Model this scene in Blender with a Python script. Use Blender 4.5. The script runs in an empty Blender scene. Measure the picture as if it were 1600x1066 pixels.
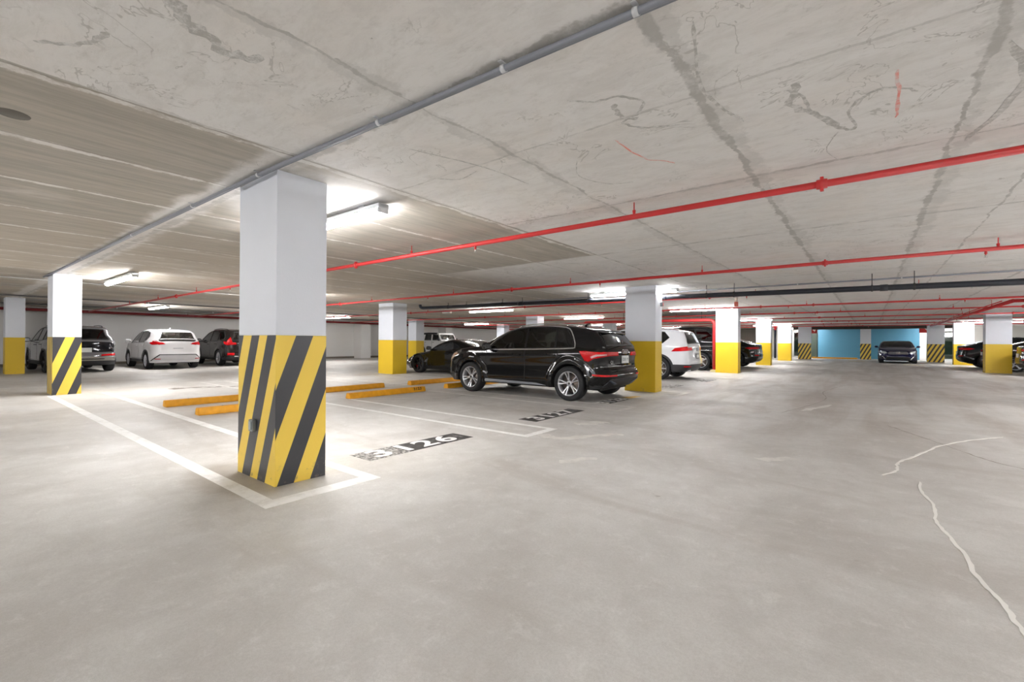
import bpy, bmesh, math, random
import numpy as np
from mathutils import Vector, Matrix
from mathutils.geometry import delaunay_2d_cdt

PI = math.pi
random.seed(7)
scn = bpy.context.scene
COL = scn.collection

# ------------------------------------------------------------------ camera, world, exposure
CEIL = 2.56
CAMH = 1.18
cam_data = bpy.data.cameras.new('camera')
cam_data.sensor_width = 36.0
cam_data.lens = 711.0 / 1600 * 36.0
cam_data.clip_start = 0.05
cam_data.clip_end = 300
cam = bpy.data.objects.new('camera', cam_data)
COL.objects.link(cam)
YAW = math.atan(560 / 711.0)
cam.matrix_world = (Matrix.Translation((0, 0, CAMH)) @ Matrix.Rotation(YAW, 4, 'Z')
                    @ Matrix.Rotation(PI / 2 + 0.00225, 4, 'X') @ Matrix.Rotation(0.0066, 4, 'Z'))
scn.camera = cam

scn.view_settings.view_transform = 'Standard'
scn.view_settings.look = 'None'
scn.view_settings.gamma = 1
scn.view_settings.use_curve_mapping = False
scn.view_settings.exposure = 1.08

world = bpy.data.worlds.new('world')
scn.world = world
world.use_nodes = True
bg = world.node_tree.nodes['Background']
bg.inputs[0].default_value = (0.90, 0.95, 1.0, 1)
bg.inputs[1].default_value = 0.6
TUBE = 62.0

# ------------------------------------------------------------------ material helpers
def srgb(r, g, b):
    f = lambda c: ((c / 255.0) / 12.92) if c / 255.0 <= 0.04045 else (((c / 255.0) + 0.055) / 1.055) ** 2.4
    return (f(r), f(g), f(b), 1.0)

class NT:
    def __init__(self, name):
        self.m = bpy.data.materials.new(name)
        self.m.use_nodes = True
        self.t = self.m.node_tree
        self.bsdf = self.t.nodes['Principled BSDF']
        self.out = self.t.nodes['Material Output']
        self._geo = None
    def link(self, a, b): self.t.links.new(a, b)
    def put(self, sock, v):
        if v is None: return
        if isinstance(v, bpy.types.NodeSocket): self.link(v, sock)
        else:
            if hasattr(sock.default_value, '__len__') and not hasattr(v, '__len__'):
                v = [v] * len(sock.default_value)
            if hasattr(v, '__len__') and len(v) == 3 and len(sock.default_value) == 4: v = tuple(v) + (1,)
            sock.default_value = v
    def math(self, op, a, b=None, c=None, clamp=False):
        n = self.t.nodes.new('ShaderNodeMath'); n.operation = op; n.use_clamp = clamp
        self.put(n.inputs[0], a)
        if b is not None: self.put(n.inputs[1], b)
        if c is not None: self.put(n.inputs[2], c)
        return n.outputs[0]
    def pos(self):
        if self._geo is None:
            g = self.t.nodes.new('ShaderNodeNewGeometry')
            s = self.t.nodes.new('ShaderNodeSeparateXYZ')
            self.link(g.outputs['Position'], s.inputs[0])
            self._geo = (g.outputs['Position'], s.outputs[0], s.outputs[1], s.outputs[2])
        return self._geo
    def obj(self):
        c = self.t.nodes.new('ShaderNodeTexCoord'); return c.outputs['Object']
    def scale(self, vec, s, off=(0, 0, 0)):
        n = self.t.nodes.new('ShaderNodeMapping'); self.link(vec, n.inputs[0])
        n.inputs['Scale'].default_value = s; n.inputs['Location'].default_value = off
        return n.outputs[0]
    def noise(self, vec, scale=1.0, detail=4, rough=0.55, dist=0.0, col=False):
        n = self.t.nodes.new('ShaderNodeTexNoise'); self.link(vec, n.inputs['Vector'])
        n.inputs['Scale'].default_value = scale; n.inputs['Detail'].default_value = detail
        n.inputs['Roughness'].default_value = rough; n.inputs['Distortion'].default_value = dist
        return n.outputs[1 if col else 0]
    def step(self, v, lo, hi, a=0.0, b=1.0):
        n = self.t.nodes.new('ShaderNodeMapRange'); n.interpolation_type = 'SMOOTHSTEP'
        self.put(n.inputs[0], v); self.put(n.inputs[1], lo); self.put(n.inputs[2], hi)
        n.inputs[3].default_value = a; n.inputs[4].default_value = b
        return n.outputs[0]
    def mix(self, fac, a, b, mode='MIX'):
        n = self.t.nodes.new('ShaderNodeMix'); n.data_type = 'RGBA'; n.blend_type = mode
        self.put(n.inputs[0], fac); self.put(n.inputs[6], a); self.put(n.inputs[7], b)
        return n.outputs[2]
    def bump(self, h, strength=0.2, dist=0.01):
        n = self.t.nodes.new('ShaderNodeBump'); self.put(n.inputs['Height'], h)
        n.inputs['Strength'].default_value = strength; n.inputs['Distance'].default_value = dist
        self.link(n.outputs[0], self.bsdf.inputs['Normal'])
    def base(self, c): self.put(self.bsdf.inputs['Base Color'], c)
    def set(self, **k):
        for a, b in k.items(): self.put(self.bsdf.inputs[a.replace('_', ' ')], b)
        return self

MATS = {}
def mat(name, color, rough=0.5, metal=0.0, coat=0.0, emit=None, estr=0.0, var=0.06, vscale=3.0):
    """simple procedural material: base colour with a faint noise variation"""
    if name in MATS: return MATS[name]
    n = NT(name)
    v = n.noise(n.obj(), vscale, 3)
    dark = tuple(c * (1 - var * 2) for c in color[:3]) + (1,)
    lite = tuple(min(1, c * (1 + var)) for c in color[:3]) + (1,)
    n.base(n.mix(v, dark, lite))
    n.set(Roughness=rough, Metallic=metal)
    if coat: n.set(Coat_Weight=coat, Coat_Roughness=0.03)
    if emit: n.set(Emission_Color=emit, Emission_Strength=estr)
    MATS[name] = n.m
    return n.m

def glass(name, tint, gloss=0.08):
    n = NT(name)
    t = n.t.nodes.new('ShaderNodeBsdfTransparent'); t.inputs[0].default_value = tint + (1,)
    g = n.t.nodes.new('ShaderNodeBsdfGlossy'); g.inputs['Roughness'].default_value = 0.03
    f = n.t.nodes.new('ShaderNodeFresnel'); f.inputs[0].default_value = 1.45
    fac = n.math('ADD', f.outputs[0], n.math('MULTIPLY', n.noise(n.obj(), 2.0), gloss))
    mx = n.t.nodes.new('ShaderNodeMixShader')
    n.link(fac, mx.inputs[0]); n.link(t.outputs[0], mx.inputs[1]); n.link(g.outputs[0], mx.inputs[2])
    n.link(mx.outputs[0], n.out.inputs[0])
    return n.m

# floor: trowelled concrete with tyre dirt in the aisle
def floor_mat():
    n = NT('floor concrete'); P, X, Y, Z = n.pos()
    c = n.mix(n.noise(P, 0.35, 5, 0.6), srgb(198, 196, 192), srgb(222, 221, 218))
    bl = n.step(n.noise(n.scale(P, (0.8, 0.5, 1)), 1.1, 6, 0.62, 0.6), 0.42, 0.68)
    c = n.mix(n.math('MULTIPLY', bl, 0.55), c, srgb(180, 176, 171))
    wp = n.step(n.noise(n.scale(P, (1, 1, 1), (31, 7, 0)), 0.8, 7, 0.65, 0.8), 0.55, 0.75)
    c = n.mix(n.math('MULTIPLY', wp, 0.45), c, srgb(234, 233, 230))
    # dirty brown wheel tracks in the drive aisle, further from the camera
    far = n.math('MULTIPLY', n.step(Y, 4.5, 9.0), n.math('MULTIPLY', n.step(X, -4.2, -2.6), n.step(X, 5.5, 3.5)))
    st = n.step(n.noise(n.scale(P, (1.5, 0.22, 1), (3, 1, 0)), 0.9, 6, 0.6, 0.7), 0.40, 0.66)
    c = n.mix(n.math('MULTIPLY', n.math('MULTIPLY', far, st), 0.55), c, srgb(152, 140, 129))
    st2 = n.step(n.noise(n.scale(P, (0.3, 1.3, 1), (9, 4, 0)), 0.8, 6, 0.6, 1.0), 0.5, 0.7)
    c = n.mix(n.math('MULTIPLY', st2, 0.35), c, srgb(164, 155, 146))
    # bay area slightly browner where cars park
    bay = n.math('MULTIPLY', n.step(X, -5.0, -9.0), n.step(n.noise(P, 0.6, 5), 0.35, 0.65))
    c = n.mix(n.math('MULTIPLY', bay, 0.35), c, srgb(172, 164, 155))
    md = n.step(n.noise(n.scale(P, (1, 1, 1), (4, 4, 0)), 2.6, 8, 0.78, 0.4), 0.40, 0.62)
    c = n.mix(n.math('MULTIPLY', md, 0.30), c, srgb(176, 172, 167))
    md2 = n.step(n.noise(n.scale(P, (1, 1, 1), (14, 3, 0)), 6.5, 8, 0.8, 0.3), 0.50, 0.72)
    c = n.mix(n.math('MULTIPLY', md2, 0.35), c, srgb(240, 239, 236))
    gr = n.step(n.noise(P, 70, 4, 0.8), 0.40, 0.62)
    c = n.mix(n.math('MULTIPLY', gr, 0.16), c, srgb(150, 145, 138))
    bx = n.math('DIVIDE', n.math('ADD', X, 4.25), 0.75); by = n.math('DIVIDE', n.math('SUBTRACT', Y, 1.62), 0.42)
    bd = n.math('ADD', n.math('SQRT', n.math('ADD', n.math('MULTIPLY', bx, bx), n.math('MULTIPLY', by, by))), n.math('MULTIPLY', n.math('SUBTRACT', n.noise(P, 5, 5), 0.5), 0.5))
    c = n.mix(n.step(bd, 1.0, 0.55, 0.0, 0.55), c, srgb(140, 128, 112))
    sp = n.step(n.noise(P, 260, 2, 0.7), 0.35, 0.7)
    c = n.mix(n.math('MULTIPLY', n.math('SUBTRACT', 1, sp), 0.14), c, srgb(120, 113, 104))
    spot = n.step(n.noise(n.scale(P, (1, 1, 1), (5, 55, 0)), 5.0, 2, 0.5), 0.74, 0.80)
    c = n.mix(n.math('MULTIPLY', spot, 0.4), c, srgb(120, 108, 95))
    n.base(c)
    n.set(Roughness=n.step(n.noise(P, 1.4, 5), 0.3, 0.7, 0.42, 0.62), Specular_IOR_Level=0.4)
    n.bump(n.noise(P, 120, 3, 0.6), 0.12, 0.004)
    return n.m

def ceil_mat():
    n = NT('ceiling concrete'); P, X, Y, Z = n.pos()
    c = n.mix(n.noise(P, 0.6, 6, 0.6), srgb(224, 223, 221), srgb(240, 239, 238))
    warm = n.step(n.noise(n.scale(P, (1, 1, 1), (8, 2, 0)), 1.2, 5), 0.45, 0.7)
    c = n.mix(n.math('MULTIPLY', warm, 0.35), c, srgb(230, 221, 213))
    wst = n.step(n.noise(n.scale(P, (2.2, 11, 1)), 1.0, 5, 0.7, 0.5), 0.5, 0.75)
    c = n.mix(n.math('MULTIPLY', wst, 0.25), c, srgb(200, 197, 193))
    mo = n.step(n.noise(n.scale(P, (1.0, 2.2, 1), (6, 6, 0)), 2.6, 8, 0.78, 0.5), 0.42, 0.64)
    c = n.mix(n.math('MULTIPLY', mo, 0.40), c, srgb(206, 203, 199))
    mo2 = n.step(n.noise(n.scale(P, (1, 2.5, 1), (1, 16, 0)), 8, 8, 0.8, 0.3), 0.52, 0.70)
    c = n.mix(n.math('MULTIPLY', mo2, 0.35), c, srgb(178, 175, 170))
    sq = n.math('ABSOLUTE', n.math('SUBTRACT', n.noise(n.scale(P, (1, 1, 1), (3, 30, 0)), 2.2, 4, 0.6, 1.2), 0.5))
    sqm = n.math('MULTIPLY', n.step(sq, 0.010, 0.003), n.step(n.noise(n.scale(P, (1, 1, 1), (13, 3, 0)), 1.3, 3), 0.52, 0.60))
    c = n.mix(n.math('MULTIPLY', sqm, 0.5), c, srgb(165, 163, 158))
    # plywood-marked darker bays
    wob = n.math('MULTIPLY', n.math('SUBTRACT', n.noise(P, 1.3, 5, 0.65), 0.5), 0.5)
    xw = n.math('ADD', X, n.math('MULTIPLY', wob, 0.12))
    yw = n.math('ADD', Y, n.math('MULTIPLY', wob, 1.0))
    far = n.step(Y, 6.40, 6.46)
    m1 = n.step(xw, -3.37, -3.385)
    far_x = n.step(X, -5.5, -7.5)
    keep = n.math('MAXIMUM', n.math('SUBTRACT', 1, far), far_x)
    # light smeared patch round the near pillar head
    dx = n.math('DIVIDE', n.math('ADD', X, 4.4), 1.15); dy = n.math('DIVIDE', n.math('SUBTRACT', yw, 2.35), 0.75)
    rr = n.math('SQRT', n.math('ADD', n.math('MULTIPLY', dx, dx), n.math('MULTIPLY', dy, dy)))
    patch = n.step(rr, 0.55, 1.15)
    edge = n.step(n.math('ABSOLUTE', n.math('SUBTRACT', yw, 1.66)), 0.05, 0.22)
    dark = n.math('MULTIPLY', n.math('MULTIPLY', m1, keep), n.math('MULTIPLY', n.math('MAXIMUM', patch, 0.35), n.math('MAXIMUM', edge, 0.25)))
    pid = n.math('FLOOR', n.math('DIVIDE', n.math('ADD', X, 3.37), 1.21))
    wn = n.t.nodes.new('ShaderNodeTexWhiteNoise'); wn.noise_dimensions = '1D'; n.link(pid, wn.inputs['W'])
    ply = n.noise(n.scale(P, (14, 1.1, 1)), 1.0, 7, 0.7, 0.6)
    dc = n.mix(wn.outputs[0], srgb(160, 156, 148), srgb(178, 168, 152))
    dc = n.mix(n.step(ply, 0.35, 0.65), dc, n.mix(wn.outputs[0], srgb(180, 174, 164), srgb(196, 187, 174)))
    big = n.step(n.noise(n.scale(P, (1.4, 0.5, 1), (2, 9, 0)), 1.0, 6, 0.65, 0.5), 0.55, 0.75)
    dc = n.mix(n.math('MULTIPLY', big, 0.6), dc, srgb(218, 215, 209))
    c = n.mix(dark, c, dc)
    # seams running down the aisle direction
    def seam(x0, w, col, amt, src, lo=None, hi=None, wb=0.16, sc=2.0):
        wv = n.math('MULTIPLY', n.math('SUBTRACT', n.noise(n.scale(P, (1, 1, 1), (x0 * 3, 1, 0)), sc, 6, 0.7), 0.5), wb)
        d = n.math('ABSOLUTE', n.math('SUBTRACT', n.math('ADD', src, wv), x0))
        wr = n.math('MULTIPLY', n.step(n.noise(P, 3.0, 5, 0.7), 0.3, 0.7, 0.3, 1.5), w)
        f = n.step(n.math('DIVIDE', d, wr), 1.0, 0.55)
        brk = n.step(n.noise(P, 6.0, 5, 0.75), 0.33, 0.6, 0.25, 1.0)
        f = n.math('MULTIPLY', n.math('MULTIPLY', f, brk), amt)
        oth = Y if src is X else X
        if lo is not None: f = n.math('MULTIPLY', f, n.step(oth, lo, lo + 0.1))
        if hi is not None: f = n.math('MULTIPLY', f, n.step(oth, hi, hi - 0.1))
        return f
    grey = srgb(178, 177, 174)
    for x0, w, a in ((-2.07, 0.018, 0.9), (-0.76, 0.032, 1.0), (0.43, 0.028, 1.0), (0.98, 0.016, 0.8), (2.2, 0.03, 0.8), (-3.37, 0.015, 0.5)):
        c = n.mix(seam(x0, w, grey, a, X), c, grey)
    for x0 in (-2.1, -0.72, 0.47): c = n.mix(seam(x0, 0.085, grey, 0.45, X, wb=0.3, sc=4.5), c, srgb(192, 191, 188))
    c = n.mix(seam(4.18, 0.03, grey, 0.7, Y, -3.4, wb=0.10), c, grey)
    c = n.mix(seam(4.75, 0.02, grey, 0.6, Y, -3.4, wb=0.10), c, grey)
    c = n.mix(seam(2.62, 0.012, grey, 0.5, Y, -3.4, wb=0.06), c, grey)
    c = n.mix(seam(1.74, 0.05, grey, 0.8, Y, wb=0.05), c, srgb(180, 178, 174))
    for y0 in (6.45, 10.7, 15.0, 19.4, 24, 29, 34): c = n.mix(seam(y0, 0.035, grey, 0.6, Y, wb=0.05), c, grey)
    # thin pale grout lips on the ply seams
    pale = srgb(232, 231, 228)
    for x0 in (-3.43, -4.57, -5.78, -6.99, -8.2, -9.4, -10.6, -11.8, -13.0, -14.3, -15.6, -17, -18.5, -20.1, -21.8, -23.5):
        c = n.mix(seam(x0, 0.045, pale, 0.85, X, wb=0.16), c, pale)
        c = n.mix(seam(x0 + 0.035, 0.010, grey, 0.8, X, wb=0.09), c, srgb(140, 136, 128))
    # pits
    pit = n.step(n.noise(n.scale(P, (1, 1, 1), (50, 9, 0)), 22, 2, 0.5), 0.77, 0.81)
    c = n.mix(n.math('MULTIPLY', pit, 0.45), c, srgb(120, 116, 108))
    n.base(c); n.set(Roughness=0.8)
    n.bump(n.noise(P, 18, 5, 0.6), 0.10, 0.01)
    return n.m

def worn(name, color, amount, rough=0.6, scale=9.0, edge=(0.48, 0.62), under=None):
    """paint worn through: patches show the colour of the concrete beneath"""
    n = NT(name); P, X, Y, Z = n.pos()
    a = n.math('MULTIPLY', n.step(n.noise(P, scale, 7, 0.75), edge[0], edge[1]), amount)
    n.base(n.mix(a, n.mix(n.noise(P, 4, 4), tuple(c * 0.92 for c in color[:3]) + (1,), color), under or srgb(200, 197, 192)))
    n.set(Roughness=rough)
    return n.m

def wall_mat(name, c1, c2, rough=0.6):
    n = NT(name); P, X, Y, Z = n.pos()
    n.base(n.mix(n.noise(n.scale(P, (0.6, 0.6, 1.6)), 0.8, 5), c1, c2))
    n.set(Roughness=rough); n.bump(n.noise(P, 40, 3), 0.05, 0.005)
    return n.m

def pillar_paint(name, c, rough=0.45, grime=True):
    n = NT(name); P, X, Y, Z = n.pos()
    cc = n.mix(n.noise(P, 3.0, 4), tuple(v * 0.93 for v in c[:3]) + (1,), c)
    if grime:
        g = n.math('MULTIPLY', n.step(n.noise(P, 14, 5, 0.7), 0.56, 0.72), n.step(Z, 0.25, 0.0))
        cc = n.mix(n.math('MULTIPLY', g, 0.8), cc, srgb(120, 110, 95))
    n.base(cc); n.set(Roughness=rough); n.bump(n.noise(P, 60, 3), 0.15, 0.004)
    return n.m

M_floor = floor_mat(); M_ceil = ceil_mat()
M_wall = wall_mat('white wall paint', srgb(226, 225, 222), srgb(236, 235, 233))
M_wallg = wall_mat('grey wall paint', srgb(176, 175, 170), srgb(190, 189, 184))
M_blue = wall_mat('blue wall paint', srgb(84, 146, 176), srgb(92, 154, 182), 0.5)
M_white = pillar_paint('pillar white paint', srgb(226, 231, 240), grime=False)
M_yel = pillar_paint('pillar yellow paint', srgb(226, 190, 40))
M_yel1 = pillar_paint('safety yellow paint', srgb(248, 213, 84))
M_blk = pillar_paint('safety black paint', srgb(60, 61, 66), 0.35)
M_red = mat('red pipe paint', srgb(200, 48, 50), 0.35)
M_blackpipe = mat('black pipe', srgb(34, 38, 48), 0.4)
M_galv = mat('galvanised conduit', srgb(134, 138, 147), 0.5, 0.2)
M_steel = mat('hanger steel', srgb(70, 68, 66), 0.45, 0.5)
M_brass = mat('sprinkler metal', srgb(190, 190, 185), 0.3, 0.8)
M_housing = mat('light housing', srgb(200, 202, 204), 0.5)
M_lite = mat('lit diffuser', (1, 1, 1, 1), 0.5, emit=(1.0, 0.985, 0.985, 1), estr=TUBE, var=0)
M_stop = mat('wheel stop paint', srgb(232, 164, 28), 0.6, var=0.18, vscale=9)
M_stopdark = worn('stencil black', srgb(46, 36, 22), 0.6, scale=30, under=srgb(232, 164, 28))
M_line = worn('white line paint', srgb(240, 240, 238), 0.6, scale=5.0, edge=(0.45, 0.68))
M_line2 = worn('faint line paint', srgb(226, 224, 220), 0.85, scale=4.0, edge=(0.40, 0.62))
M_num = worn('stencil black paint', srgb(58, 56, 55), 0.5, scale=7, edge=(0.5, 0.7))
M_numworn = worn('worn stencil black paint', srgb(66, 64, 62), 0.95, scale=22, edge=(0.42, 0.62))
M_numw = worn('stencil white paint', srgb(238, 238, 236), 0.2, scale=12)
M_crack = mat('crack filler', srgb(236, 234, 229), 0.8)
M_trowel = worn('trowel smear', srgb(184, 183, 180), 0.9, scale=22, edge=(0.42, 0.62), under=srgb(224, 223, 221))
M_pink = worn('pink marker spray', srgb(236, 150, 140), 0.9, scale=8, edge=(0.40, 0.66), under=srgb(224, 223, 221))
M_grey = mat('grey metal box', srgb(140, 146, 150), 0.4, 0.4)

# ------------------------------------------------------------------ object helpers
def link(o, parent=None):
    COL.objects.link(o)
    if parent is not None: o.parent = parent
    return o
def thing(name, label, cat, loc=(0, 0, 0), rz=0.0, group=None):
    o = bpy.data.objects.new(name, None); COL.objects.link(o)
    o.location = loc; o.rotation_euler = (0, 0, rz)
    o['label'] = label; o['category'] = cat
    if group: o['group'] = group
    return o
def tag(o, label, cat, group=None):
    o['label'] = label; o['category'] = cat
    if group: o['group'] = group
    return o
def struct(o): o['kind'] = 'structure'; return o
def from_bm(name, bm, mats, parent=None, smooth=False):
    me = bpy.data.meshes.new(name); bm.to_mesh(me); bm.free()
    for m in (mats if isinstance(mats, (list, tuple)) else [mats]): me.materials.append(m)
    if smooth:
        for p in me.polygons: p.use_smooth = True
    return link(bpy.data.objects.new(name, me), parent)
def add_box(bm, lo, hi, mi=0, bev=0.0):
    r = bmesh.ops.create_cube(bm, size=1.0)
    vs = r['verts']
    for v in vs:
        v.co = Vector(((lo[i] + hi[i]) / 2 + v.co[i] * (hi[i] - lo[i])) for i in range(3))
    fs = {f for v in vs for f in v.link_faces}
    for f in fs: f.material_index = mi
    if bev:
        es = {e for v in vs for e in v.link_edges}
        bmesh.ops.bevel(bm, geom=list(es), offset=bev, segments=2, affect='EDGES', profile=0.5)
def add_tube(bm, pts, r, seg=12, mi=0, caps=True):
    pts = [Vector(p) for p in pts]
    rings = []; up = None
    for i, p in enumerate(pts):
        d = (pts[min(i + 1, len(pts) - 1)] - pts[max(i - 1, 0)]).normalized()
        if up is None: up = Vector((0, 0, 1)) if abs(d.z) < 0.9 else Vector((1, 0, 0))
        a = d.cross(up).normalized(); b = a.cross(d).normalized(); up = b
        rr = r[i] if isinstance(r, (list, tuple)) else r
        rings.append([bm.verts.new(p + (a * math.cos(t) + b * math.sin(t)) * rr) for t in [2 * PI * k / seg for k in range(seg)]])
    for A, B in zip(rings, rings[1:]):
        for k in range(seg):
            f = bm.faces.new((A[k], A[(k + 1) % seg], B[(k + 1) % seg], B[k])); f.material_index = mi; f.smooth = True
    if caps:
        bm.faces.new(rings[0][::-1]).material_index = mi; bm.faces.new(rings[-1]).material_index = mi
def add_lathe(bm, prof, axis='Y', seg=32, mi=0, off=(0, 0, 0)):
    """prof: (axial, radius) pairs"""
    rings = []
    for a, r in prof:
        ring = []
        for k in range(seg):
            t = 2 * PI * k / seg; c, s = r * math.cos(t), r * math.sin(t)
            co = {'Y': (c, a, s), 'Z': (c, s, a), 'X': (a, c, s)}[axis]
            ring.append(bm.verts.new(Vector(co) + Vector(off)))
        rings.append(ring)
    for A, B in zip(rings, rings[1:]):
        for k in range(seg):
            f = bm.faces.new((A[k], A[(k + 1) % seg], B[(k + 1) % seg], B[k])); f.material_index = mi; f.smooth = True
def mbox(name, lo, hi, m, parent=None, bev=0.0):
    bm = bmesh.new(); add_box(bm, lo, hi, 0, bev); return from_bm(name, bm, m, parent)
def mtube(name, pts, r, m, parent=None, seg=12):
    bm = bmesh.new(); add_tube(bm, pts, r, seg); return from_bm(name, bm, m, parent)
def slab_poly(name, pts, z0, z1, m, parent=None):
    bm = bmesh.new()
    a = [bm.verts.new((x, y, z1)) for x, y in pts]; b = [bm.verts.new((x, y, z0)) for x, y in pts]
    f = bm.faces.new(a); f.normal_update()
    bm.faces.new(b[::-1])
    for i in range(len(pts)):
        j = (i + 1) % len(pts); bm.faces.new((a[i], b[i], b[j], a[j]))
    bmesh.ops.recalc_face_normals(bm, faces=bm.faces[:])
    return from_bm(name, bm, m, parent)
def text_mesh(name, s, size, m, parent, mw, bold=0.0, depth=0.001, sx=1.0):
    cu = bpy.data.curves.new(name, 'FONT'); cu.body = s; cu.size = size; cu.offset = bold
    cu.extrude = depth; cu.align_x = 'CENTER'; cu.align_y = 'CENTER'; cu.space_character = 1.18
    t = bpy.data.objects.new(name + ' tmp', cu); COL.objects.link(t)
    bpy.context.view_layer.update()
    me = bpy.data.meshes.new_from_object(t.evaluated_get(bpy.context.evaluated_depsgraph_get()))
    bpy.data.objects.remove(t); bpy.data.curves.remove(cu)
    me.transform(Matrix.Scale(sx, 4, (1, 0, 0))); me.transform(mw)
    me.materials.clear(); me.materials.append(m)
    return link(bpy.data.objects.new(name, me), parent)
def copy_tree(o, parent=None):
    c = o.copy(); COL.objects.link(c)
    if parent is not None: c.parent = parent
    for ch in list(o.children): copy_tree(ch, c)
    return c

# ------------------------------------------------------------------ the shell
X0, X1, Y0, Y1 = -28.3, 14.0, -14.0, 47.0
floor = struct(mbox('floor', (X0 - .3, Y0, -0.3), (X1 + .3, Y1 + 3, 0), M_floor))
ceil = struct(mbox('ceiling', (X0 - .3, Y0, CEIL), (X1 + .3, Y1 + 3, CEIL + 0.3), M_ceil))
struct(mbox('wall_left', (X0 - .3, Y0, 0), (X0, Y1 + 3, CEIL), M_wall))
def back_piece(name, xa, xb, y, m): return struct(mbox(name, (xa, y, 0), (xb, y + 0.3, CEIL), m))
back_piece('wall_back', X0, -10.0, Y1, M_wall)
back_piece('wall_back_shutter_side', -8.2, -5.35, Y1, M_wallg)
back_piece('wall_back_blue_left', -3.54, -0.5, Y1, M_blue)
back_piece('wall_back_blue_right', -0.1, 2.98, Y1, M_blue)
back_piece('wall_back_white', 2.98, 3.35, Y1, M_wall)
back_piece('wall_back_right', 5.05, X1, Y1, M_wallg)
back_piece('wall_back_end', X0, X1, Y1 + 2.7, M_wallg)
struct(mbox('wall_right', (X1, Y0, 0), (X1 + .3, Y1 + 3, CEIL), M_wall))
struct(mbox('wall_front', (X0, Y0 - .3, 0), (X1, Y0, CEIL), M_wall))
for i, y in enumerate((3.0, 18.1, 26.0, 34.0)):
    struct(mbox('wall_left_pier', (X0, y, 0), (X0 + 0.9, y + 0.75, CEIL), M_wall))
struct(mbox('baseboard_left', (X0, Y0, 0), (X0 + 0.06, Y1, 0.12), mat('dirty skirting', srgb(120, 112, 102), 0.8)))
# shutter, glazed doors and dark opening of the back wall
M_shut = mat('shutter metal', srgb(128, 120, 110), 0.5)
def shutter(name, xa, xb, z1):
    bm = bmesh.new()
    k = int(z1 / 0.12)
    for i in range(k):
        add_box(bm, (xa, Y1 + 0.05 + (0.015 if i % 2 else 0), i * 0.12), (xb, Y1 + 0.15, i * 0.12 + 0.11))
    return struct(from_bm(name, bm, M_shut))
shutter('door_1', -10.0, -8.2, CEIL)
M_gg = glass('green door glass', (0.55, 0.66, 0.6), 0.15)
M_frame = mat('door frame metal', srgb(190, 196, 194), 0.4, 0.4)
def glazed(name, xa, xb):
    bm = bmesh.new()
    for a, b, c, d in ((xa, xa + .05, 0, 2.3), (xb - .05, xb, 0, 2.3), (xa, xb, 2.2, 2.3), (xa, xb, 0, 0.12)):
        add_box(bm, (a, Y1 + .02, c), (b, Y1 + .12, d))
    f = struct(from_bm(name, bm, M_frame))
    mbox('door_glass', (xa + .05, Y1 + .06, 0.12), (xb - .05, Y1 + .07, 2.2), M_gg, f)
    mbox('door_header', (xa, Y1 + .02, 2.3), (xb, Y1 + .3, CEIL), M_wallg, f)
glazed('door_2', -5.35, -4.6)
glazed('door_3', 3.35, 4.3)
glazed('door_4', 4.3, 5.05)
mbox('door_5', (-4.5, Y1 + .1, 0), (-3.6, Y1 + .16, 2.1), mat('dark green door', srgb(58, 72, 62), 0.5))['kind'] = 'structure'
struct(mbox('trim_1', (-5.0, 43.6, 2.34), (5.0, 43.9, CEIL), mat('dark soffit', srgb(58, 46, 40), 0.6)))

# ------------------------------------------------------------------ painted floor markings (children of the floor)
def rect(name, xa, xb, ya, yb, m, z=0.0012): return slab_poly(name, [(xa, ya), (xb, ya), (xb, yb), (xa, yb)], -0.001, z, m, floor)
def hairpin(y0, y1, xe, xs, m, w=0.10, close=True):
    bm = bmesh.new()
    add_box(bm, (xs, y0, -0.001), (xe, y0 + w, 0.0015)); add_box(bm, (xs, y1 - w, -0.001), (xe, y1, 0.0015))
    if close: add_box(bm, (xe - w * 1.3, y0 + w, -0.001), (xe, y1 - w, 0.0015))
    return from_bm('bay_line', bm, m, floor)
hairpin(1.44, 2.40, -3.32, -13.3, M_line, 0.115)
hairpin(4.56, 5.26, -3.34, -8.3, M_line, 0.085)
hairpin(7.30, 7.98, -3.36, -8.3, M_line2, 0.085)
hairpin(10.2, 11.15, -3.36, -4.7, M_line2, 0.085)
hairpin(13.2, 13.8, -3.4, -8.3, M_line2, 0.085)
hairpin(16.6, 17.2, -3.4, -8.3, M_line2, 0.085)
hairpin(4.56, 5.26, -9.8, -14.6, M_line2, 0.085)
hairpin(7.30, 7.98, -9.8, -14.6, M_line2, 0.085)
hairpin(10.2, 11.15, -9.8, -14.6, M_line2, 0.085)
for y in (22.6, 25.0, 31, 34): hairpin(y, y + .6, -3.4, -8, M_line2, 0.085)
ROTN = lambda x, y: Matrix.Translation((x, y, 0.0022)) @ Matrix.Rotation(PI / 2, 4, 'Z')
def stall_number(s, x0, x1, y0, y1, worn_end=0.0):
    if worn_end:
        g = slab_poly('number_panel', [(x0, y0 + worn_end), (x1, y0 + worn_end), (x1, y1), (x0, y1)], -.001, 0.0013, M_num, floor)
        slab_poly('number_panel', [(x0, y0), (x1, y0), (x1, y0 + worn_end), (x0, y0 + worn_end)], -.001, 0.0013, M_numworn, floor)
    else:
        g = slab_poly('number_panel', [(x0, y0), (x1, y0), (x1, y1), (x0, y1)], -.001, 0.0013, M_num, floor)
    if s: text_mesh('stall_number', s, (x1 - x0) * 1.12, M_numw, floor, ROTN((x0 + x1) / 2, (y0 + y1) / 2 - 0.03), bold=0.010, depth=0.0008, sx=1.3)
stall_number('3126', -4.22, -3.86, 2.66, 4.14, 0.5)
stall_number('3127', -4.22, -3.88, 5.52, 6.98)
stall_number('3128', -4.25, -3.95, 8.1, 9.0)
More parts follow.
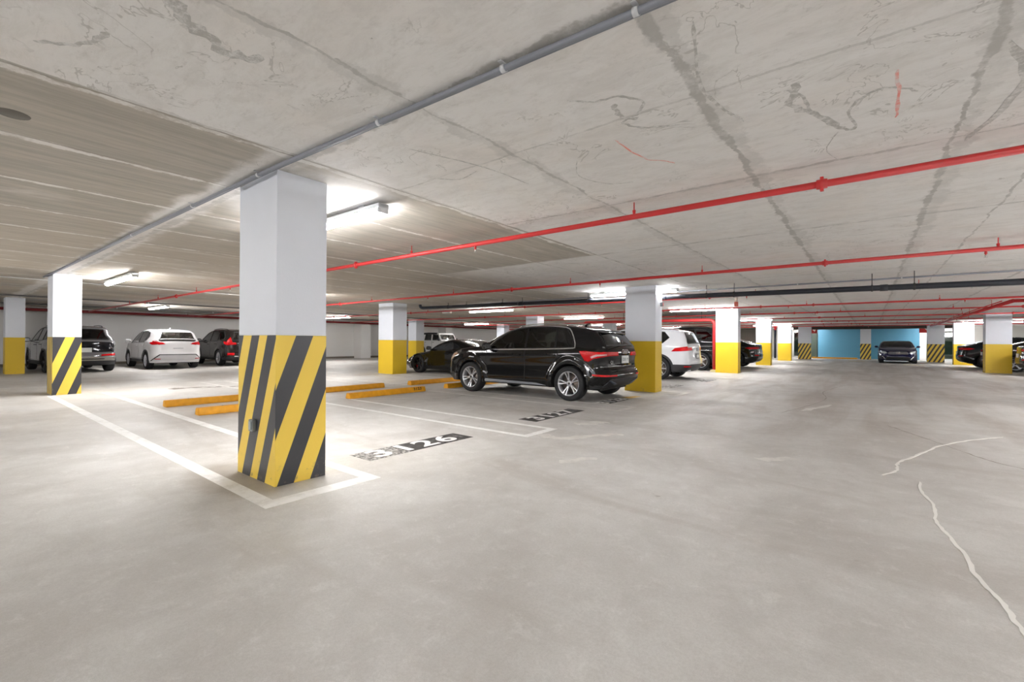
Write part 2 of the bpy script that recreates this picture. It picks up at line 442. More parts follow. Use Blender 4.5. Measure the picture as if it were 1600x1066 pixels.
slab_poly('yellow_patch', [(-4.22, 9.15), (-3.98, 9.12), (-3.93, 9.62), (-4.1, 9.66)], -.001, .0013, worn('worn yellow paint', srgb(200, 160, 60), 0.6), floor)
stall_number('3129', -4.42, -4.1, 11.9, 13.0, 1.05)
stall_number('3130', -4.3, -3.9, 14.6, 15.7, 0.9)
for a, b in ((-1.2, 39.6), (1.5, 34.6)):
    slab_poly('yellow_patch', [(a, b), (a + .9, b), (a + .9, b + .5), (a, b + .5)], -.001, .0013, worn('worn aisle yellow', srgb(210, 180, 80), 0.7), floor)
def ribbon(name, pts, w, m, parent, z0, z1, jit=0.3, sub=5):
    P = [Vector((p[0], p[1], 0)) for p in pts]
    q = []
    for i in range(len(P) - 1):
        p0, p1, p2, p3 = P[max(i - 1, 0)], P[i], P[i + 1], P[min(i + 2, len(P) - 1)]
        for k in range(sub):
            t = k / sub
            q.append(0.5 * ((2 * p1) + (p2 - p0) * t + (2 * p0 - 5 * p1 + 4 * p2 - p3) * t * t + (3 * p1 - p0 - 3 * p2 + p3) * t ** 3))
    q.append(P[-1])
    L, R = [], []
    for i, p in enumerate(q):
        d = (q[min(i + 1, len(q) - 1)] - q[max(i - 1, 0)]).normalized(); n = Vector((-d.y, d.x, 0))
        o = n * w * jit * random.uniform(-1, 1); ww = w / 2 * random.uniform(1 - jit, 1 + jit)
        if i in (0, len(q) - 1): ww *= 0.3
        L.append(p + o + n * ww); R.append(p + o - n * ww)
    bm = bmesh.new()
    A = [[bm.verts.new((v.x, v.y, z)) for v in s] for s, z in ((L, z0), (R, z0), (L, z1), (R, z1))]
    for i in range(len(q) - 1):
        bm.faces.new((A[0][i], A[1][i], A[1][i + 1], A[0][i + 1])); bm.faces.new((A[2][i], A[3][i], A[3][i + 1], A[2][i + 1]))
        bm.faces.new((A[0][i], A[2][i], A[2][i + 1], A[0][i + 1])); bm.faces.new((A[1][i], A[3][i], A[3][i + 1], A[1][i + 1]))
    bmesh.ops.recalc_face_normals(bm, faces=bm.faces[:])
    return from_bm(name, bm, m, parent)
ribbon('sealed_crack', [(0.34, 5.25), (0.33, 4.9), (0.37, 4.5), (0.35, 4.15), (0.38, 3.9), (0.42, 3.6), (0.43, 3.3), (0.48, 3.05), (0.49, 2.85), (0.52, 2.6), (0.5, 2.3)], 0.020, M_crack, floor, -.001, .003, 0.28, 6)
ribbon('sealed_crack', [(0.08, 5.3), (0.2, 5.6), (0.22, 5.95), (0.4, 6.5), (0.62, 7.2), (0.95, 7.9), (1.35, 8.5)], 0.022, M_crack, floor, -.001, .003, 0.35, 8)
M_fill = worn('pale repair smear', srgb(222, 220, 214), 0.9, scale=6, edge=(0.42, 0.62))
for pts, w in (([(-3.45, 4.9), (-3.15, 4.75), (-2.9, 4.9), (-2.7, 5.3), (-2.5, 5.5)], 0.13), ([(-3.35, 5.75), (-3.2, 5.95), (-3.1, 6.2)], 0.2),
               ([(-2.4, 3.8), (-2.2, 4.2)], 0.1), ([(-.9, 5.2), (-.6, 5.5)], 0.14), ([(-.95, 9.5), (-.6, 10.8)], 0.1)):
    ribbon('repair_smear', pts, w, M_fill, floor, -.001, .0011, 0.3, 6)
M_hair = mat('hairline crack', srgb(128, 118, 105), 0.8)
for pts in ([(-8.2, 5.3), (-7.4, 5.9), (-6.9, 6.6), (-7.1, 7.4)], [(-1.2, 9), (-.9, 10.5), (-.75, 12), (-.9, 13.6), (-.6, 16)], [(.2, 8.6), (.6, 7.6), (.95, 6.7), (1.3, 6.3)]):
    ribbon('hairline_crack', pts, 0.008, M_hair, floor, -.001, .001, 0.8, 10)
# oil stain bay far left
ribbon('oil_stain', [(-13.4, 3.6), (-12.9, 4.2), (-12.8, 5.0), (-12.9, 5.7)], 0.35, worn('oil stain', srgb(96, 84, 70), 0.9, scale=4, edge=(.4, .6)), floor, -.001, .0009, .5)
# trowel smears and marker spray on the ceiling
CRN = [0]
def cr(pts, w, m, name='trowel_mark'):
    CRN[0] += 1; ribbon(name, pts, w * .55, m, ceil, CEIL - .0008 - CRN[0] * .0001, CEIL + .001, 0.35, 6)
cr([(-1.36, 2.22), (-1.25, 2.33), (-1.12, 2.36), (-1.03, 2.5), (-1.12, 2.62), (-1.22, 2.66), (-1.15, 2.8), (-0.95, 2.9)], 0.035, M_trowel)
cr([(-1.18, 2.42), (-1.2, 2.6), (-1.12, 2.66)], 0.06, M_trowel)
cr([(-0.36, 2.86), (-0.3, 3.0), (-0.27, 3.25), (-0.17, 3.55), (-0.08, 3.62), (-0.1, 3.3), (0.05, 3.15), (0.2, 3.3)], 0.035, M_trowel)
cr([(-0.3, 2.8), (-0.36, 3.05), (-0.22, 3.35), (-0.15, 3.6)], 0.07, M_trowel)
cr([(-0.17, 3.62), (-0.25, 3.9), (-0.2, 4.15)], 0.012, M_trowel)
cr([(-2.2, 0.55), (-2.32, 0.68), (-2.42, 0.85), (-2.35, 1.0)], 0.12, M_trowel)
cr([(-3.05, 0.28), (-2.9, 0.42), (-2.7, 0.48)], 0.05, M_trowel)
cr([(-2.6, 2.1), (-2.4, 2.7), (-2.35, 3.2)], 0.018, M_trowel)
cr([(-2.9, 2.6), (-2.75, 2.75), (-2.5, 2.7)], 0.018, M_trowel)
cr([(-1.75, 3.0), (-1.9, 3.3), (-1.8, 3.6), (-1.6, 3.7)], 0.012, M_trowel)
cr([(-0.6, 2.0), (-0.72, 2.6), (-0.62, 3.1)], 0.03, M_trowel)
cr([(0.5, 3.0), (0.62, 3.6), (0.5, 4.3)], 0.06, M_trowel)
cr([(0.1, 2.98), (0.12, 3.3), (0.115, 3.6)], 0.03, M_pink, 'marker_spray')
cr([(-1.37, 2.86), (-1.36, 3.1), (-1.32, 3.32)], 0.022, M_pink, 'marker_spray')
cr([(-1.32, 3.32), (-1.24, 3.4), (-1.18, 3.5)], 0.012, M_pink, 'marker_spray')
bm = bmesh.new(); add_lathe(bm, [(CEIL - .004, 0.0001), (CEIL - .004, .075), (CEIL + .002, .08)], 'Z', 24, 0, (-4.14, 0.29, 0))
from_bm('core_plug', bm, mat('core plug', srgb(104, 100, 92), 0.8), ceil)

# ------------------------------------------------------------------ pillars
BAND = 1.222
def pillar(x1, y0, wx, wy, base, label, stripes=None, group='concrete pillars of the garage'):
    """x1,y0: the corner nearest the aisle camera; extends to -x and +y"""
    t = thing('concrete_pillar', label, 'pillar', (x1 - wx / 2, y0 + wy / 2, 0), 0, group)
    hx, hy = wx / 2, wy / 2
    mbox('upper_shaft', (-hx, -hy, BAND), (hx, hy, CEIL), M_white, t, 0.006)
    mats = [M_yel] if base == 'yellow' else [M_yel1, M_blk]
    bm = bmesh.new(); add_box(bm, (-hx, -hy, 0), (hx, hy, BAND), 0)
    if stripes:
        for axis, sgn, slope, ivs in stripes:
            # local face u coordinate: x for the y faces, y for the x faces
            nrm = Vector((0, sgn, 0)) if axis == 'y' else Vector((sgn, 0, 0))
            du = Vector((1, 0, 0)) if axis == 'y' else Vector((0, 1, 0))
            n = (du * 1.0 - Vector((0, 0, slope))).normalized()   # line: u = u0 - slope*(BAND-v)
            for iv in ivs:
                for u0 in iv:
                    fs = [f for f in bm.faces if f.normal.dot(nrm) > 0.9]
                    g = fs + list({e for f in fs for e in f.edges}) + list({v for f in fs for v in f.verts})
                    bmesh.ops.bisect_plane(bm, geom=g, plane_co=du * u0 + Vector((0, 0, BAND)), plane_no=n)
                    bm.normal_update()
            for f in bm.faces:
                if f.normal.dot(nrm) > 0.9:
                    c = f.calc_center_median(); u = c.dot(du) + slope * (BAND - c.z)
                    if any(a < u < b for a, b in ivs): f.material_index = 1
    from_bm('painted_base', bm, mats, t)
    return t
cx, cy = -3.755 - .36, 1.70 + .215
st1 = [('y', -1, .39, [(-4.9 - cx, -4.372 - cx), (-4.206 - cx, -4.054 - cx), (-3.908 - cx, -3.745 - cx), (-3.606 - cx, -3.464 - cx)]),
       ('x', 1, .366, [(1.864 - cy, 2.012 - cy), (2.163 - cy, 2.30 - cy), (2.44 - cy, 2.8 - cy)])]
p1 = pillar(-3.755, 1.70, 0.72, 0.43, 'stripe', 'nearest and largest pillar, white with black and yellow hazard stripes below', st1)
ob = mbox('outlet_box', (-4.175 - cx, 1.665 - cy, 0.405), (-4.10 - cx, 1.70 - cy, 0.505), M_grey, p1, 0.006)
mbox('outlet_cover', (-4.16 - cx, 1.658 - cy, 0.42), (-4.115 - cx, 1.666 - cy, 0.49), mat('outlet cover', srgb(176, 184, 188), .3, .3), ob, 0.003)
cy2 = 1.53 + .225
def per(a, b, period, w, off=0): return [(k, k + w) for k in np.arange(a + off, b, period)]
st2 = [('x', 1, .35, [(1.3 - cy2, 1.727 - cy2), (1.874 - cy2, 2.018 - cy2), (2.19 - cy2, 2.33 - cy2)]),
       ('y', -1, .15, per(-.4, .7, .2, .1))]
pillar(-13.45, 1.53, 0.7, 0.45, 'stripe', 'hazard-striped pillar at the left, behind the nearest pillar, with a dark grey SUV behind it', st2)
pillar(-22.45, 1.45, 0.7, 0.45, 'yellow', 'yellow-based pillar at the far left edge of the view')
pillar(-22.6, 10.1, 0.7, 0.6, 'yellow', 'yellow-based pillar hidden behind the nearest striped pillar')
pillar(-13.42, 10.15, 0.85, 0.62, 'yellow', 'yellow-based pillar beside the nose of the low black sports car')
pillar(-21.9, 18.3, 0.75, 0.62, 'yellow', 'small yellow-based pillar beside the white off-roader')
pillar(-13.75, 19.6, 0.75, 0.62, 'yellow', 'white pillar top seen above the roof of the near black SUV')
pillar(-22.2, 27.2, 0.75, 0.62, 'yellow', 'small distant white pillar seen above the bonnet of the near black SUV')
pillar(-13.6, 28.2, 0.75, 0.62, 'yellow', 'distant pillar hidden beyond the parked cars')
pillar(-4.02, 10.62, 0.77, 0.42, 'yellow', 'large yellow-based pillar at the tail of the near black SUV')
pillar(-4.1, 19.6, 0.83, 0.45, 'yellow', 'yellow-based pillar with the red riser pipe beside it')
pillar(-4.27, 28.2, 0.72, 0.5, 'yellow', 'yellow-based pillar behind the tail of the dark sloping car')
pillar(-4.35, 37.0, 0.8, 0.5, 'yellow', 'farthest yellow-based pillar on the left side of the aisle')
st3 = [('y', -1, .5, per(-1.2, 1.6, .235, .105)), ('x', 1, .4, per(-1.2, 1.6, .235, .105)), ('x', -1, .4, per(-1.2, 1.6, .235, .105))]
pillar(-3.62, 42.0, 0.84, 0.5, 'stripe', 'small striped pillar left of the blue wall', st3)
pillar(3.92, 42.0, 0.86, 0.5, 'stripe', 'small striped pillar right of the blue coupe', st3)
pillar(0.04, 45.0, 0.67, 0.5, 'stripe', 'narrow striped pillar between the two blue wall panels', st3)
pillar(4.75, 37.5, 0.86, 0.5, 'yellow', 'yellow-based pillar mostly behind the black car at right')
pillar(4.63, 27.7, 0.78, 0.55, 'yellow', 'yellow-based pillar at the right edge between two parked cars')

# call point on the pillar beside the SUV
cp = thing('call_point', 'small grey and faded red call point on the pillar behind the near black SUV', 'call point', (-3.98, 10.95, 2.12))
mbox('housing', (-.04, -.035, -.05), (.02, .035, .05), M_grey, cp, .004)
mbox('face_plate', (.02, -.028, -.04), (.028, .028, .04), mat('faded red plate', srgb(190, 120, 116), .4), cp)

# ------------------------------------------------------------------ pipes
def hanger(x, y, z, r, t, m=None):
    bm = bmesh.new()
    add_tube(bm, [(x, y, z + r), (x, y, CEIL)], 0.006, 6)
    add_lathe(bm, [(z + r - .01, .012), (z + r + .035, .018), (z + r + .04, .006)], 'Z', 8, 0, (x, y, 0))
    from_bm('hanger', bm, m or M_red, t)
def coupling(x, y, z, r, t):
    bm = bmesh.new()
    add_lathe(bm, [(-.035, r * 1.02), (-.035, r * 1.35), (-.012, r * 1.4), (-.01, r * 1.6), (.01, r * 1.6), (.012, r * 1.4), (.035, r * 1.35), (.035, r * 1.02)], 'X', 16, 0, (x, y, z))
    add_box(bm, (x - .012, y - .02, z + r * 1.3), (x + .012, y + .02, z + r * 2.0), 0, .003)
    add_box(bm, (x - .012, y - .02, z - r * 2.0), (x + .012, y + .02, z - r * 1.3), 0, .003)
    from_bm('coupling', bm, M_red, t)
def head(x, y, z, t):
    bm = bmesh.new()
    add_lathe(bm, [(z - .0, .013), (z - .03, .016), (z - .032, .008), (z - .05, .008)], 'Z', 8, 0, (x, y, 0))
    o = from_bm('sprinkler_head', bm, M_red, t)
    bm = bmesh.new(); add_lathe(bm, [(z - .045, .010), (z - .06, .012), (z - .062, .004), (z - .072, .004), (z - .073, .02), (z - .076, .02), (z - .077, .001)], 'Z', 10, 0, (x, y, 0))
    from_bm('deflector', bm, M_brass, o)
def cross_pipe(y, r, xa, xb, hx, cxs, heads, label, z=2.42):
    t = thing('sprinkler_pipe', label, 'pipe', (0, 0, 0), 0, 'red sprinkler pipes crossing the ceiling')
    mtube('pipe_run', [(xa, y, z), (xb, y, z)], r, M_red, t, 14)
    for h in hx: hanger(h, y, z, r, t)
    for c in cxs: coupling(c, y, z, r, t)
    for s in heads: head(s, y, z - r, t)
cross_pipe(4.25, 0.027, -27.4, 5, (-20.5, -17.2, -13.9, -10.2, -5.2, -1.83, 1.6), (-15.5, -10.9, -0.30 - 0.0, -6.6, 3), (-18.6, -11.7, -3.95), 'nearest red sprinkler pipe running from the right edge past the nearest pillar')
cross_pipe(8.42, 0.027, -27.4, 5, (-22, -17.6, -12.2, -8.6, -5.05, -2.35, 1.28, 4), (-6.65, -0.55, -14), (-13.9, -9.6, -4.35, 1.17), 'second red sprinkler pipe, just in front of the pillar behind the near black SUV')
lbls = ['thin red sprinkler pipe running just behind the black drain pipe', 'red sprinkler pipe meeting the branching red main at its near end',
        'red sprinkler pipe, next one beyond the pipe where the main begins', 'red sprinkler pipe level with the yellow pillars deep in the aisle',
        'thin distant red sprinkler pipe before the farthest lamps', 'thin distant red sprinkler pipe, second from the blue wall', 'farthest thin red sprinkler pipe in front of the blue wall']
for i, y in enumerate((12.9, 17.2, 21.35, 25.6, 29.9, 34.2, 38.2)):
    hs = tuple(np.arange(-24 + i * .7, 9.5, 3.1)); cs = tuple(np.arange(-22 + i * .5, 9, 6.2)) + ((-1.2 - .22 * i,) if i else ())
    cross_pipe(y, 0.026, -27.4, 9.9, [float(h) for h in hs], [float(c) for c in cs], [float(h) for h in np.arange(-23 + i * .4, 9, 4.1)], lbls[i])
# main along the aisle
t = thing('sprinkler_main', 'thick red sprinkler main running away down the aisle ceiling at right', 'pipe', (0, 0, 0))
mtube('pipe_run', [(2.9, 17.29, 2.335), (2.93, 38.2, 2.335)], 0.05, M_red, t, 14)
mtube('pipe_run', [(2.9, 17.31, 2.335), (9.9, 17.31, 2.335)], 0.045, M_red, t, 14)
mtube('brace', [(2.72, 17.45, 2.345), (2.72, 38.0, 2.345)], 0.016, M_red, t, 8)
for y in (20, 24, 28, 32, 36): hanger(2.91, y, 2.335, .05, t)
# pipe along left wall
t = thing('wall_sprinkler_main', 'dark red pipe running high along the white left wall', 'pipe', (0, 0, 0))
mtube('pipe_run', [(-27.35, -6, 2.40), (-27.35, 45, 2.40)], 0.06, mat('dark red paint', srgb(140, 34, 38), .4), t, 12)
for y in np.arange(-4, 44, 4.0): hanger(-27.35, float(y), 2.40, .06, t, M_steel)
# riser next to the pillar
t = thing('riser_pipe', 'red riser pipe that drops from the ceiling to the floor beside the yellow pillar', 'pipe', (-5.06, 19.9, 0))
mtube('pipe_run', [(0, 0, 0.06), (0, 0, 2.0), (-.03, 0, 2.07), (-.1, 0, 2.13), (-.2, 0, 2.15), (-6, 0, 2.17)], 0.065, M_red, t, 14)
mbox('foot', (-.12, -.12, 0), (.12, .12, .1), mat('riser foot', srgb(205, 196, 150), .6), t, .01)
mtube('flange', [(0, 0, 1.22), (0, 0, 1.25)], 0.085, M_red, t)
mtube('hanger', [(-.5, 0, 2.2), (-.5, 0, CEIL)], .01, M_steel, t, 6)
mtube('hanger', [(-4, 0, 2.2), (-4, 0, CEIL)], .01, M_steel, t, 6)
t = thing('pipe_stub', 'short red and pale pipe end hanging from the ceiling above the riser pillar', 'pipe', (-3.17, 14.9, 0))
mtube('lower_pipe', [(0, 0, 2.29), (0, 0, 2.43)], .055, mat('salmon pipe paint', srgb(226, 120, 104), .4), t)
mtube('upper_pipe', [(0, 0, 2.43), (0, 0, CEIL)], .048, mat('pale pipe', srgb(228, 216, 206), .5), t)
# black drain
t = thing('drain_pipe', 'thick black drain pipe hung under the ceiling, elbow at its left end', 'pipe', (0, 0, 0))
zz = lambda x: 2.42 - (x + 12.3) * 0.0119
pts = [(-13.3, 11.3, CEIL), (-13.3, 11.3, zz(-13.3) + .1), (-13.28, 11.3, zz(-13.3) + .04), (-13.22, 11.3, zz(-13.3) + .01), (-13.13, 11.3, zz(-13.1))] + [(x, 11.3, zz(x)) for x in (-12.9, -8, -4, 0, 4, 9.9)]
mtube('pipe_run', pts, 0.056, M_blackpipe, t, 16)
for x in (-4.05, 0.2, -8.6): mtube('collar', [(x - .06, 11.3, zz(x)), (x + .06, 11.3, zz(x))], .064, M_blackpipe, t, 16)
for x in (-11.8, -10.9, -9.3, -8.5, -6.2, -3.05, -2.45, 0.02, 0.64, 2.6, 3.3):
    bm = bmesh.new(); add_tube(bm, [(x, 11.3, zz(x) + .05), (x, 11.3, CEIL)], .008, 6)
    add_lathe(bm, [(-.015, .066), (-.015, .06), (.015, .06), (.015, .066), (-.015, .066)], 'X', 16, 0, (x, 11.3, zz(x)))
    from_bm('pipe_hanger', bm, mat('black steel', srgb(40, 38, 40), .5), t)
# conduits
def conduit(pts, r, label, m, clips, group='ceiling conduits'):
    t = thing('conduit', label, 'conduit', (0, 0, 0), 0, group)
    mtube('pipe_run', pts, r, m, t, 10)
    a, b = Vector(pts[0]), Vector(pts[-1]); d = (b - a).normalized(); s = Vector((-d.y, d.x, 0))
    for k in clips:
        q_ = [Vector(v) for v in pts]; xx = a.lerp(b, k)
        p = next((u.lerp(v, ((xx - u).dot(v - u)) / (v - u).length_squared) for u, v in zip(q_, q_[1:]) if 0 <= (xx - u).dot(v - u) <= (v - u).length_squared), xx); bm = bmesh.new()
        e = s * (r * 2.2) + Vector((abs(d.x), abs(d.y), 0)) * .012
        e = Vector((abs(e.x), abs(e.y), 0))
        add_box(bm, (p.x - e.x, p.y - e.y, CEIL - .009), (p.x + e.x, p.y + e.y, CEIL - .005))
        add_tube(bm, [p - d * .012, p + d * .012], r * 1.25, 10)
        from_bm('clip', bm, mat('clip metal', srgb(205, 207, 210), .4, .3), t)
conduit([(-14.2, 1.47, 2.53), (-4.5, 1.615, 2.53), (-3.6, 1.635, 2.53), (-.65, 1.765, 2.53), (5, 2.03, 2.53)], 0.016, 'grey conduit on the ceiling passing diagonally over the nearest pillar', M_galv, (0.2, .35, .46, .535, .615, .665, .7, .735, .77))
conduit([(-14.2, 1.51, 2.54), (-4.5, 1.652, 2.54), (-3.6, 1.672, 2.54), (-.65, 1.80, 2.54), (5, 2.065, 2.54)], 0.009, 'thin grey conduit beside the thicker one over the nearest pillar', M_galv, ())
conduit([(-12.5, 12.1, 2.53), (9.9, 12.1, 2.53)], 0.018, 'grey conduit on the ceiling behind the black drain pipe', M_galv, (.35, .5, .58, .7))
conduit([(-14.9, -6, 2.535), (-14.9, 8.2, 2.535)], 0.015, 'pale conduit crossing the ceiling behind the left striped pillar', mat('pale conduit', srgb(205, 205, 202), .4), (.45, .6, .8))
conduit([(-20.6, -6, 2.512), (-20.6, 30, 2.512)], 0.025, 'dark conduit crossing the ceiling above the white hatchback', mat('dark conduit', srgb(96, 94, 92), .5), (.2, .3, .4))
conduit([(-25.2, -6, 2.512), (-25.2, 30, 2.512)], 0.03, 'dark conduit near the white left wall', mat('dark conduit', srgb(96, 94, 92), .5), (.2, .3, .4))
t = thing('soil_pipe', 'black vertical pipe in front of the grey back wall', 'pipe', (-5.55, 38.6, 0))
mtube('pipe_run', [(0, 0, 0), (0, 0, 2.2)], .075, M_blackpipe, t)
mtube('pipe_top', [(0, 0, 2.2), (0, 0, CEIL)], .085, M_red, t)
mbox('base_block', (-.3, -.2, 0), (.3, .2, .12), mat('white base', srgb(215, 214, 210), .6), t, .01)

# ------------------------------------------------------------------ fluorescent fixtures
def make_light(L):
    t = thing('ceiling_light', '', 'light', (0, 0, 0))
    bm = bmesh.new(); add_box(bm, (-L / 2, -.062, -.045), (L / 2, .062, 0), 0, .008)
    add_box(bm, (-L / 2 + .3, -.03, 0), (-L / 2 + .4, .03, .03)); add_box(bm, (L / 2 - .4, -.03, 0), (L / 2 - .3, .03, .03))
    from_bm('housing', bm, M_housing, t)
    bm = bmesh.new(); prof = [(-.05, -.044), (-.052, -.062), (-.042, -.085), (-.016, -.096), (.016, -.096), (.042, -.085), (.052, -.062), (.05, -.044)]
    rings = [[bm.verts.new((x, a, b)) for a, b in prof] for x in (-L / 2 + .03, L / 2 - .03)]
    for k in range(len(prof)):
        bm.faces.new((rings[0][k], rings[0][(k + 1) % 8], rings[1][(k + 1) % 8], rings[1][k]))
    bm.faces.new(rings[0]); bm.faces.new(rings[1][::-1]); bmesh.ops.recalc_face_normals(bm, faces=bm.faces[:])
    from_bm('diffuser', bm, M_lite, t)
    for x in (-L / 2 + .02, L / 2 - .02): mbox('end_cap', (x - .02, -.055, -.09), (x + .02, .055, -.005), M_housing, t, .006)
    for x in (-L / 3, 0, L / 3): mbox('latch', (x - .012, -.066, -.055), (x + .012, .066, -.025), M_brass, t, .002)
    return t
base_light = None
G = 'fluorescent tube lights on the ceiling'
LIGHTS = [(-4.95, 2.72, 'long lit tube light beside the nearest pillar'), (-12.85, 2.5, 'lit tube light right of the left striped pillar'),
          (-22.6, 5.6, 'lit tube light above the white hatchback'), (-23.2, 13.85, 'lit tube light right of the nearest pillar, above the bare white wall'),
          (-12.45, 14.35, 'lit tube light right of the black pipe elbow'), (-4.9, 11.25, 'lit tube light partly behind the pillar at the near black SUV'),
          (-12.0, 21.4, 'lit tube light above the rear of the near black SUV'), (-5.15, 18.3, 'lit tube light just left of the pillar with the red riser'),
          (-5.3, 27.7, 'lit tube light between the second and third yellow pillars of the aisle'), (-22.6, 24.5, 'lit tube light above the white off-roader'),
          (-15.2, 30.5, 'distant lit tube light behind the roof of the near black SUV'), (-5.4, 36.2, 'lit tube light near the farthest yellow pillar at left'),
          (6.1, 24.6, 'bright tube light at the right edge above the yellow pillar'), (5.3, 36.4, 'tube light behind the yellow pillar at right'),
          (-13, 38, 'distant tube light deep at the back behind the cars'), (-22, 38, 'farthest tube light near the back of the left wall'),
          (-4.6, 45.6, None), (4.2, 45.6, None), (11.5, 33, None), (11.5, 24, None), (11.5, 42, None), (-13.7, 7.0, None), (-22.4, 9.7, None), (8, 4, None), (8, 8.5, None), (8, 13, None), (8, 17.5, None), (11.5, 28, None),  # entries without a label: unseen fixtures added to brighten aisle, bays and back wall
          (5.2, 2.7, None), (5.2, 7, None), (5.2, 11, None),  (-4.9, -5.5, None), (2.5, -3.2, None), (-12.9, -5.5, None), 
          (-2, -8, None), (4, -8, None), (-9, -9, None), (10, 0, None), (10, 10, None), (-9.5, -2.5, None), (-20, -4, None)]
for x, y, lb in LIGHTS:
    if base_light is None: base_light = make_light(2.4); o = base_light
    else: o = copy_tree(base_light)
    o.location = (x, y, CEIL - .03)
    o['label'] = lb or 'unseen tube light added to brighten the garage, behind or beside the camera or behind the dark soffit'; o['category'] = 'light'; o['group'] = G
# the end-on one is shorter
t = thing('emergency_light', 'small white unlit box fixture on the ceiling near the black pipe elbow', 'light', (-14.9, 14.2, CEIL - .06))
mbox('housing', (-.25, -.06, -.05), (.25, .06, .06), mat('emergency housing', srgb(228, 228, 224), .5), t, .01)
mbox('lens', (-.2, -.065, -.04), (.2, -.058, 0), mat('emergency lens', srgb(200, 205, 205), .2), t)

# ------------------------------------------------------------------ exit signs
for x, lb in ((-3.75, 'red exit sign hung left of the blue wall'), (3.12, 'red exit sign hung right of the blue coupe')):
    t = thing('exit_sign', lb, 'sign', (x, 44.9, 2.28), 0, 'exit signs at the back wall')
    mbox('sign_body', (-.3, -.04, -.22), (.3, .04, .16), M_red, t, .01)
    bm = bmesh.new(); vs = [bm.verts.new(p) for p in ((-.02, -.045, .1), (.24, -.045, .12), (.14, -.045, -.1))]; bm.faces.new(vs[::-1])
    vs2 = [bm.verts.new((v.co.x, -.041, v.co.z)) for v in vs]
    for i in range(3): bm.faces.new((vs[i], vs[(i + 1) % 3], vs2[(i + 1) % 3], vs2[i]))
    from_bm('white_symbol', bm, mat('sign white', srgb(240, 236, 234), .4), t)
    mtube('rod', [(-.15, 0, .16), (-.15, 0, CEIL - 2.28)], .01, M_steel, t, 6); mtube('rod', [(.15, 0, .16), (.15, 0, CEIL - 2.28)], .01, M_steel, t, 6)

# ------------------------------------------------------------------ wheel stops
def wheel_stop(x, y, label, L=2.0, txt=None, rz=0):
    t = thing('wheel_stop', label, 'wheel stop', (x, y, 0), rz, 'yellow concrete wheel stops')
    bm = bmesh.new(); prof = [(-.085, 0), (-.085, .035), (-.055, .115), (.055, .115), (.085, .035), (.085, 0)]
    rings = [[bm.verts.new((a, yy, b)) for a, b in prof] for yy in np.linspace(-L / 2, L / 2, 9)]
    for r0, r1 in zip(rings, rings[1:]):
        for k in range(6): bm.faces.new((r0[k], r0[(k + 1) % 6], r1[(k + 1) % 6], r1[k]))
    bm.faces.new(rings[0]); bm.faces.new(rings[-1][::-1]); bmesh.ops.recalc_face_normals(bm, faces=bm.faces[:])
    bmesh.ops.bevel(bm, geom=[e for e in bm.edges if e.calc_face_angle(0) > .35], offset=.008, segments=2, affect='EDGES')
    from_bm('concrete_block', bm, M_stop, t)
    for s in (-1, 1):
        bm = bmesh.new(); add_lathe(bm, [(.114, .0001), (.118, .012), (.114, .018)], 'Z', 10, 0, (0, s * L * .32, 0)); from_bm('anchor_bolt', bm, M_steel, t)
    if txt:
        sl = math.atan2(.08, .03)
        mw = Matrix.Translation((.0715, L / 2 - .24, .077)) @ Matrix.Rotation(PI / 2, 4, 'Z') @ Matrix.Rotation(sl, 4, 'X')
        text_mesh('stencil_number', txt, .085, M_stopdark, t, mw, bold=.004, depth=.001, sx=1.2)
    return t
wheel_stop(-8.28, 3.55, 'yellow wheel stop nearest the back of the striped pillar, front one of the left pair')
wheel_stop(-9.72, 3.5, 'yellow wheel stop left of the striped pillar, rear one of the left pair')
wheel_stop(-8.36, 6.22, 'yellow wheel stop with black stencilled number, right of the striped pillar', txt='3123')
wheel_stop(-9.78, 6.1, 'yellow wheel stop just behind the one with the stencilled number')
wheel_stop(-9.75, 8.92, 'yellow wheel stop behind the front wheel of the near black SUV')
wheel_stop(-8.42, 9.0, 'yellow wheel stop under the nose of the near black SUV')
wheel_stop(-2.3, 45.2, 'distant yellow wheel stop at the foot of the blue wall', 3.0, rz=PI / 2)

# ------------------------------------------------------------------ cars
M_tyre = mat('tyre rubber', srgb(28, 29, 32), 0.75)
M_rim = mat('alloy rim', srgb(206, 208, 214), 0.28, 0.75)
M_rimdk = mat('dark alloy rim', srgb(44, 44, 48), 0.3, 0.6)
M_disc = mat('brake disc', srgb(120, 110, 104), 0.35, 0.8)
M_red_cal = mat('red caliper', srgb(170, 24, 20), 0.4)
M_plast = mat('black plastic trim', srgb(40, 41, 44), 0.55)
M_under = mat('underbody', srgb(20, 20, 21), 0.8)
M_gap = mat('panel gap', srgb(8, 8, 9), 0.6)
M_chrome = mat('bright trim', srgb(220, 222, 226), 0.18, 0.9)
M_tail = mat('tail lamp red', srgb(205, 4, 14), 0.25, var=.2, vscale=14)
M_tail.node_tree.nodes['Principled BSDF'].inputs['Specular IOR Level'].default_value = .25
M_tail2 = mat('tail lamp clear', srgb(236, 190, 190), 0.12, coat=1.0)
M_lamp = mat('headlamp', srgb(214, 220, 228), 0.1, 0.5, coat=1.0)
M_lampdk = mat('amber marker lamp', srgb(176, 140, 118), 0.15, coat=1.0)
M_plate = mat('number plate', srgb(226, 230, 230), 0.4)
M_platetx = mat('plate lettering', srgb(80, 100, 100), 0.5)
M_seat = mat('seat fabric', srgb(48, 46, 46), 0.8)
G_lite = glass('clear car glass', (0.80, 0.85, 0.82)); G_dark = glass('tinted car glass', (0.13, 0.14, 0.13)); G_blk = glass('privacy car glass', (0.05, 0.05, 0.055))

